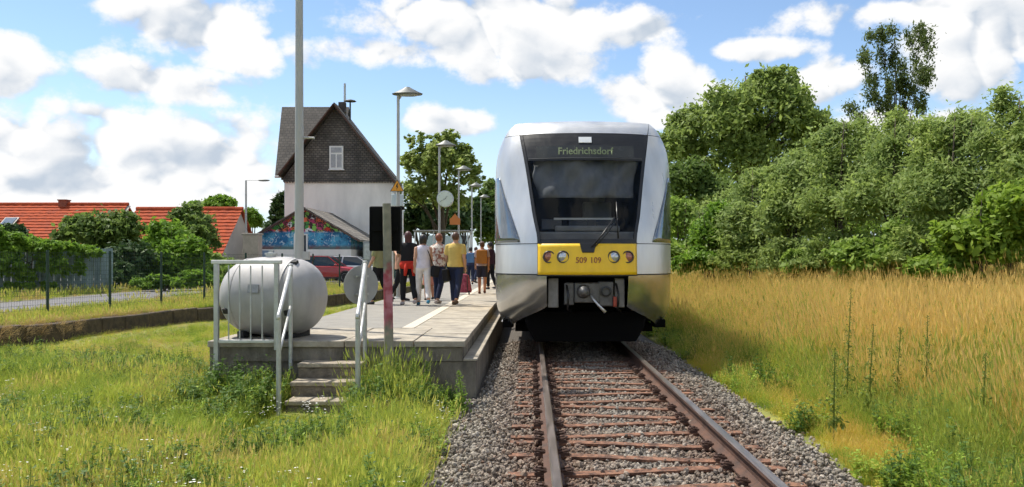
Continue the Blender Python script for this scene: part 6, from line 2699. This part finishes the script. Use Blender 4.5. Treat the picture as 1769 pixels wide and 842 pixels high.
def person(px, fy, H, label, rz=0.0, stride=.3, arms=(.2, -.25), top=None, toptype='short', bottom=None, bottype='trousers', hair=None, hairtype='short', shoe=None, skin=None, bend=.12, build_=1.0, lean=.0, armbend=.35):
    """walking or standing figure facing +Y before rz; px and fy are where the feet stand in the photo"""
    d = F * (CZ - PH) / (fy - PY)
    loc = Vector(((px - PX) * d / F, d, PH + .002))
    r = empty('person', loc, rz)
    tag(r, label, 'person', 'people on the platform')
    k = H / 1.70
    skin = skin or SKIN
    V3 = Vector

    def leg(s, a):
        hip = V3((s * .088, 0, .90))
        kn = hip + V3((s * .004, math.sin(a) * .43, -math.cos(a) * .43))
        a2 = a - (.10 + bend * (1.6 if a < 0 else .3))
        an = kn + V3((0, math.sin(a2) * .40, -math.cos(a2) * .40))
        return hip, kn, an
    legs = {s: leg(s, a) for s, a in ((-1, stride), (1, -stride))}
    zmin = min(l[2].z for l in legs.values()) - .075
    lift = V3((0, 0, -zmin))
    legs = {s: [p + lift for p in l] for s, l in legs.items()}
    hz = lift.z

    def up(x, y, z):
        """upper body point with forward lean"""
        return V3((x, y + (z - .9) * lean, z + hz))
    arm = {}
    for s, a in ((-1, arms[0]), (1, arms[1])):
        sh = up(s * .172 * build_, 0, 1.375)
        el = sh + V3((s * .035, math.sin(a) * .28, -math.cos(a) * .28))
        wr = el + V3((s * .0, math.sin(a + armbend) * .25, -math.cos(a + armbend) * .25))
        arm[s] = (sh, el, wr)
    B = build_
    sc = lambda p: V3(p) * k
    mb = MB()
    # trunk
    tr = [(.86, .13, .095), (.93, .165, .115), (1.03, .148, .105), (1.12, .135, .098), (1.25, .155, .108), (1.36, .165, .105), (1.43, .12, .08), (1.47, .06, .058)]
    mb.rings([(sc(up(0, 0, z)), rx * B * k, ry * B * k) for z, rx, ry in tr], 18)
    mb.tube([sc(up(0, 0, 1.43)), sc(up(0, .01, 1.53))], [.058 * k, .052 * k], 12)
    hc = up(0, .025, 1.585)
    mb.ell(sc(hc), (.074 * k, .094 * k, .115 * k), 18, 12)
    mb.ell(sc(hc + V3((0, .03, -.05))), (.056 * k, .065 * k, .065 * k), 14, 8)       # jaw
    mb.ell(sc(hc + V3((0, .098, -.015))), (.014 * k, .022 * k, .026 * k), 8, 6)       # nose
    mb.ell(sc(hc + V3((0, .09, -.062))), (.028 * k, .012 * k, .010 * k), 8, 6)       # mouth
    for s in (-1, 1):
        mb.ell(sc(hc + V3((s * .078, -.005, -.005))), (.012 * k, .022 * k, .032 * k), 8, 6)
        hip, kn, an = legs[s]
        mb.tube([sc(hip + V3((0, 0, .03))), sc(hip.lerp(kn, .4)), sc(kn), sc(kn.lerp(an, .3)), sc(an)], [.088 * k * B, .078 * k * B, .055 * k, .056 * k, .038 * k], 14)
        mb.tube([sc(an), sc(an + V3((0, .02, -.045))), sc(an + V3((0, .14, -.06)))], [.038 * k, .036 * k, .026 * k], 10)
        sh, el, wr = arm[s]
        mb.tube([sc(sh + V3((-s * .05, 0, .0))), sc(sh), sc(sh.lerp(el, .5)), sc(el), sc(el.lerp(wr, .35)), sc(wr)], [.055 * k, .056 * k * B, .047 * k * B, .038 * k, .038 * k, .025 * k], 12)
        dv = (wr - el).normalized()
        sd_ = V3((0, 1, 0)) - dv * dv.y
        sd_.normalize()
        nrm = dv.cross(sd_)
        pc = wr + dv * .05
        mb.tube([sc(wr), sc(pc), sc(wr + dv * .095)], [.024 * k, .036 * k, .034 * k], 10, flat=None)
        for f_ in range(4):
            b0 = wr + dv * .085 + sd_ * (.027 - .018 * f_)
            ln = (.070, .078, .072, .056)[f_]
            cu = nrm * (-s) * .35
            mb.tube([sc(b0), sc(b0 + (dv + cu * .3).normalized() * ln * .55), sc(b0 + (dv + cu).normalized() * ln)], [.0105 * k, .010 * k, .008 * k], 6)
        b0 = wr + dv * .03 + sd_ * .028
        mb.tube([sc(b0), sc(b0 + (dv * .6 + sd_ * .7).normalized() * .035), sc(b0 + (dv * .9 + sd_ * .5).normalized() * .062)], [.012 * k, .0115 * k, .009 * k], 6)
    remeshed(mb, 'body', skin, r, .0125)
    for s in (-1, 1):
        mb = MB()
        mb.ell(sc(hc + V3((s * .031, .084, .012))), (.012 * k, .010 * k, .009 * k), 8, 6)
        mb.build('eye', EYE, r, smooth='all')
    # shoes
    for s in (-1, 1):
        hip, kn, an = legs[s]
        mb = MB()
        p = an + V3((0, 0, -.04))
        mb.tube([sc(p + V3((0, -.055, .0))), sc(p + V3((0, .0, .005))), sc(p + V3((0, .09, -.012))), sc(p + V3((0, .165, -.018)))], [.032 * k, .046 * k, .043 * k, .022 * k], 12)
        mb.build('shoe', shoe or TRIM, r, smooth='all')
    # lower garment
    G = .016
    if bottype in ('trousers', 'shorts', 'cropped'):
        mb = MB()
        mb.rings([(sc(up(0, 0, z)), (rx * B + G) * k, (ry * B + G) * k) for z, rx, ry in ((.85, .135, .10), (.92, .168, .12), (1.0, .155, .108))], 18)
        for s in (-1, 1):
            hip, kn, an = legs[s]
            if bottype == 'shorts':
                e = hip.lerp(kn, .85)
                mb.tube([sc(hip + V3((0, 0, .02))), sc(hip.lerp(kn, .45)), sc(e)], [.102 * k * B, .096 * k * B, .092 * k], 14)
            else:
                e = kn.lerp(an, .92 if bottype == 'trousers' else .6)
                mb.tube([sc(hip + V3((0, 0, .02))), sc(hip.lerp(kn, .45)), sc(kn), sc(kn.lerp(an, .35)), sc(e)], [.100 * k * B, .090 * k * B, .070 * k, .068 * k, .058 * k], 14)
        remeshed(mb, 'trousers' if bottype != 'shorts' else 'shorts', bottom, r, .014)
    else:
        zl = .52 if bottype == 'skirt' else .40
        mb = MB()
        mb.rings([(sc(up(0, 0, 1.02)), .15 * k, .11 * k), (sc(up(0, 0, .92)), .185 * k, .14 * k), (sc(up(0, 0, (.92 + zl) / 2)), .20 * k, .165 * k), (sc(up(0, 0, zl)), .215 * k, .19 * k)], 20)
        mb.build('skirt', bottom, r, smooth=True)
    # upper garment
    mb = MB()
    hem = .90
    G = .018
    mb.rings([(sc(up(0, 0, z)), (rx * B + G) * k, (ry * B + G) * k) for z, rx, ry in ((hem, .170, .122), (1.03, .158, .112), (1.12, .148, .106), (1.25, .160, .112), (1.35, .160, .106), (1.405, .125, .088), (1.45, .07, .062))], 18)
    for s in (-1, 1):
        sh, el, wr = arm[s]
        if toptype == 'long':
            mb.tube([sc(sh + V3((-s * .06, 0, .0))), sc(sh), sc(sh.lerp(el, .5)), sc(el), sc(el.lerp(wr, .9))], [.066 * k, .070 * k, .060 * k, .052 * k, .040 * k], 12)
        elif toptype == 'short':
            mb.tube([sc(sh + V3((-s * .07, 0, .012))), sc(sh), sc(sh.lerp(el, .35)), sc(sh.lerp(el, .7))], [.062 * k, .062 * k, .066 * k, .064 * k], 12)
        else:
            mb.tube([sc(sh + V3((-s * .07, 0, .0))), sc(sh + V3((-s * .01, 0, .012)))], [.060 * k, .045 * k], 12)
    remeshed(mb, 'shirt', top, r, .014)
    # hair
    mb = MB()
    mb.ell(sc(hc + V3((0, -.018, .022))), (.088 * k, .100 * k, .108 * k), 18, 12)
    if hairtype == 'long':
        mb.rings([(sc(hc + V3((0, -.05, z))), rx * k, ry * k) for z, rx, ry in ((-.30, .06, .025), (-.2, .085, .036), (-.08, .09, .05), (.04, .088, .065))], 14)
    elif hairtype == 'bob':
        mb.rings([(sc(hc + V3((0, -.03, z))), rx * k, ry * k) for z, rx, ry in ((-.11, .075, .05), (-.06, .092, .066), (.04, .09, .08))], 14)
    elif hairtype == 'bun':
        mb.ell(sc(hc + V3((0, -.10, .06))), (.045 * k, .045 * k, .045 * k), 10, 8)
    hr = remeshed(mb, 'hair', hair, r, .013)
    # keep the face clear
    return r, k, arm, sc, up


def cloth(name, c, var=.14, scale=7, **k):
    return M(name, c, .85, var=var, scale=scale, bump=.25, bscale=25, spec=.2, obj=True, **k)


def bag_on(r, name, label_mat, pts_box, strap=None, smat=None, bevel=.03):
    mb = MB()
    mb.obox(*pts_box)
    b = mb.build(name, label_mat, r, bevel=bevel, seg=3, smooth=True)
    if strap:
        mb = MB()
        mb.tube(strap, .011, 6)
        mb.build('strap', smat or label_mat, b, smooth='all')
    return b


BLK = cloth('black_cloth', (.014, .014, .016))
NAVY = cloth('navy_denim', (.022, .030, .065))
HB_ = M('hair_black', (.012, .010, .010), .5, var=.3, scale=20)
HBR = M('hair_brown', (.075, .03, .015), .5, var=.3, scale=20)
HAU = M('hair_auburn', (.22, .065, .025), .5, var=.3, scale=20)
HDR = M('hair_dark_red', (.06, .012, .012), .5, var=.3, scale=20)

# olive top behind the signal post
person(654, 526, 1.62, 'person in olive top and black trousers half hidden by the graffiti post', R(75), .22, top=cloth('olive_top', (.26, .26, .13)), bottom=BLK, hair=HBR, hairtype='bob')
# black figure with red jumper round the waist
r, k, arm, sc, up = person(705, 527, 1.70, 'person in black with a red jumper tied round the waist and long dark hair', R(25), .20, arms=(.5, .2), armbend=1.5, top=BLK, toptype='short', bottom=BLK, hair=HDR, hairtype='long', shoe=cloth('pale_shoe', (.42, .36, .34)))
mb = MB()
mb.rings([(sc(up(0, -.005, z)), rx * k, ry * k) for z, rx, ry in ((.84, .175, .155), (.90, .205, .165), (.97, .20, .15), (1.02, .175, .13))], 20)
for s in (-.08, .06):
    mb.tube([sc(up(s, -.13, .97)), sc(up(s * 1.3, -.16, .8)), sc(up(s * 1.5, -.15, .68))], [.05 * k, .045 * k, .03 * k], 10)
mb.build('tied_jumper', cloth('red_jumper', (.48, .035, .02)), r, smooth='all')
# left neighbour
person(690, 520, 1.52, 'person in peach top and black trousers beside the one with the red jumper', R(-70), .25, top=cloth('peach_top', (.50, .27, .19)), toptype='sleeveless', bottom=BLK, hair=HBR, hairtype='bob', armbend=.5)
# woman in white
r, k, arm, sc, up = person(731, 528, 1.65, 'person in white sleeveless top and white trousers with a black shoulder bag', R(12), .34, arms=(-.3, .1), armbend=.8, top=cloth('white_top', (.62, .60, .70)), toptype='sleeveless', bottom=cloth('white_trousers', (.66, .62, .60)), hair=HB_, hairtype='bob', shoe=cloth('blue_shoe', (.06, .22, .34)), build_=.94)
bag_on(r, 'shoulder_bag', BLK, ((.27 * k, -.06, .80 * k), (.16, .34, .26), (0, R(12), R(8))), [(.24 * k, -.1, .9 * k), (.12 * k, -.10, 1.25 * k), (.02, -.07, 1.43 * k), (.15 * k, .1, 1.2 * k), (.25 * k, .02, .92 * k)])
# patterned shirt
pat = cloth('patterned_shirt', (.60, .25, .18), var=.5, scale=16, col2=(.66, .62, .55), lo=.44, hi=.52)
person(758, 525, 1.66, 'person in coral and white patterned shirt and navy jeans', R(-28), .10, arms=(.25, .1), armbend=1.2, top=pat, toptype='short', bottom=NAVY, hair=HAU, hairtype='short', shoe=cloth('pale_shoe', (.42, .36, .34)), build_=1.05)
# yellow shirt
r, k, arm, sc, up = person(787, 528, 1.69, 'person in yellow shirt, dark shorts and dark leggings carrying a black bag', R(-8), .30, arms=(.05, -.3), armbend=.7, top=cloth('yellow_shirt', (.58, .43, .13)), toptype='short', bottom=NAVY, bottype='trousers', hair=HBR, hairtype='short', shoe=cloth('brown_shoe', (.10, .07, .05)), build_=1.08)
bag_on(r, 'hand_bag', BLK, ((-.19 * k, -.10, .70 * k), (.14, .30, .28), (0, R(-6), 0)), [(-.19 * k, .02, .84 * k), (-.22 * k, -.02, .98 * k), (-.19 * k, -.2, .84 * k)])
# farther people
r, k, arm, sc, up = person(813, 493, 1.56, 'person with a blue backpack walking farther along the platform', R(2), .25, top=cloth('dark_blue_top', (.04, .05, .12)), bottom=NAVY, hair=HB_, hairtype='short')
bag_on(r, 'backpack', cloth('blue_pack', (.10, .19, .36)), (sc(up(0, -.19, 1.22)), (.30, .16, .40), (0, 0, 0)))
r, k, arm, sc, up = person(833, 508, 1.60, 'person with an orange-brown backpack, dark shorts and bare legs near the train', R(0), .16, top=cloth('mauve_top', (.36, .29, .30)), toptype='short', bottom=cloth('dark_shorts', (.03, .028, .04)), bottype='shorts', hair=HBR, hairtype='bun', shoe=cloth('brown_boot', (.10, .03, .02)), skin=SKINT)
bag_on(r, 'backpack', cloth('orange_pack', (.36, .14, .03)), (sc(up(0, -.20, 1.20)), (.32, .18, .42), (0, 0, 0)), [sc(up(-.1, -.12, 1.40)), sc(up(-.11, .02, 1.46)), sc(up(-.12, .13, 1.3))], cloth('cream_strap', (.55, .48, .34)))
person(847, 500, 1.66, 'person in dark maroon close to the flank of the train', R(60), .1, top=cloth('maroon_top', (.05, .018, .022)), toptype='long', bottom=BLK, hair=HB_, hairtype='short')
person(822, 489, 1.6, 'person in dark clothes just left of the one with the orange-brown backpack', R(-30), .2, top=cloth('plum_top', (.10, .06, .10)), bottom=NAVY, hair=HBR)
person(741, 519, 1.30, 'shorter person in a salmon dress behind the one in white', R(15), .2, top=cloth('salmon_top', (.50, .24, .18)), bottom=cloth('salmon_skirt', (.46, .2, .15)), bottype='skirt', hair=HBR, hairtype='bob', skin=SKINT)

# red wheeled bag
dB = F * (CZ - PH) / (509 - PY)
cb_ = at(801, 509, dB)
tb_ = thing('trolley_bag', (cb_.x, cb_.y, PH), 'dark pink patterned trolley bag standing beside the person in yellow', 'bag')
PINK = cloth('pink_pattern', (.30, .03, .07), var=.5, scale=14, col2=(.45, .12, .16))
mb = MB()
x, y = cb_.x, cb_.y
mb.rings([((x, y, PH + .06), .23, .15), ((x, y, PH + .12), .25, .16), ((x, y, PH + .40), .20, .14), ((x, y, PH + .58), .15, .12), ((x, y, PH + .62), .08, .08)], 20)
wp(mb, 'bag_body', PINK, tb_, smooth=True)
mb = MB()
mb.tube([(x - .12, y - .14, PH + .1), (x - .12, y - .14, PH + .85), (x + .12, y - .14, PH + .85), (x + .12, y - .14, PH + .1)], .012, 6)
wp(mb, 'pull_handle', TRIM, tb_)
for s in (-1, 1):
    mb = MB()
    mb.lathe([(.02, -.02), (.06, -.02), (.06, .02), (.02, .02)], (x + s * .17, y - .1, PH + .06), 'X', 16)
    wp(mb, 'wheel', TYRE, tb_, smooth=True)
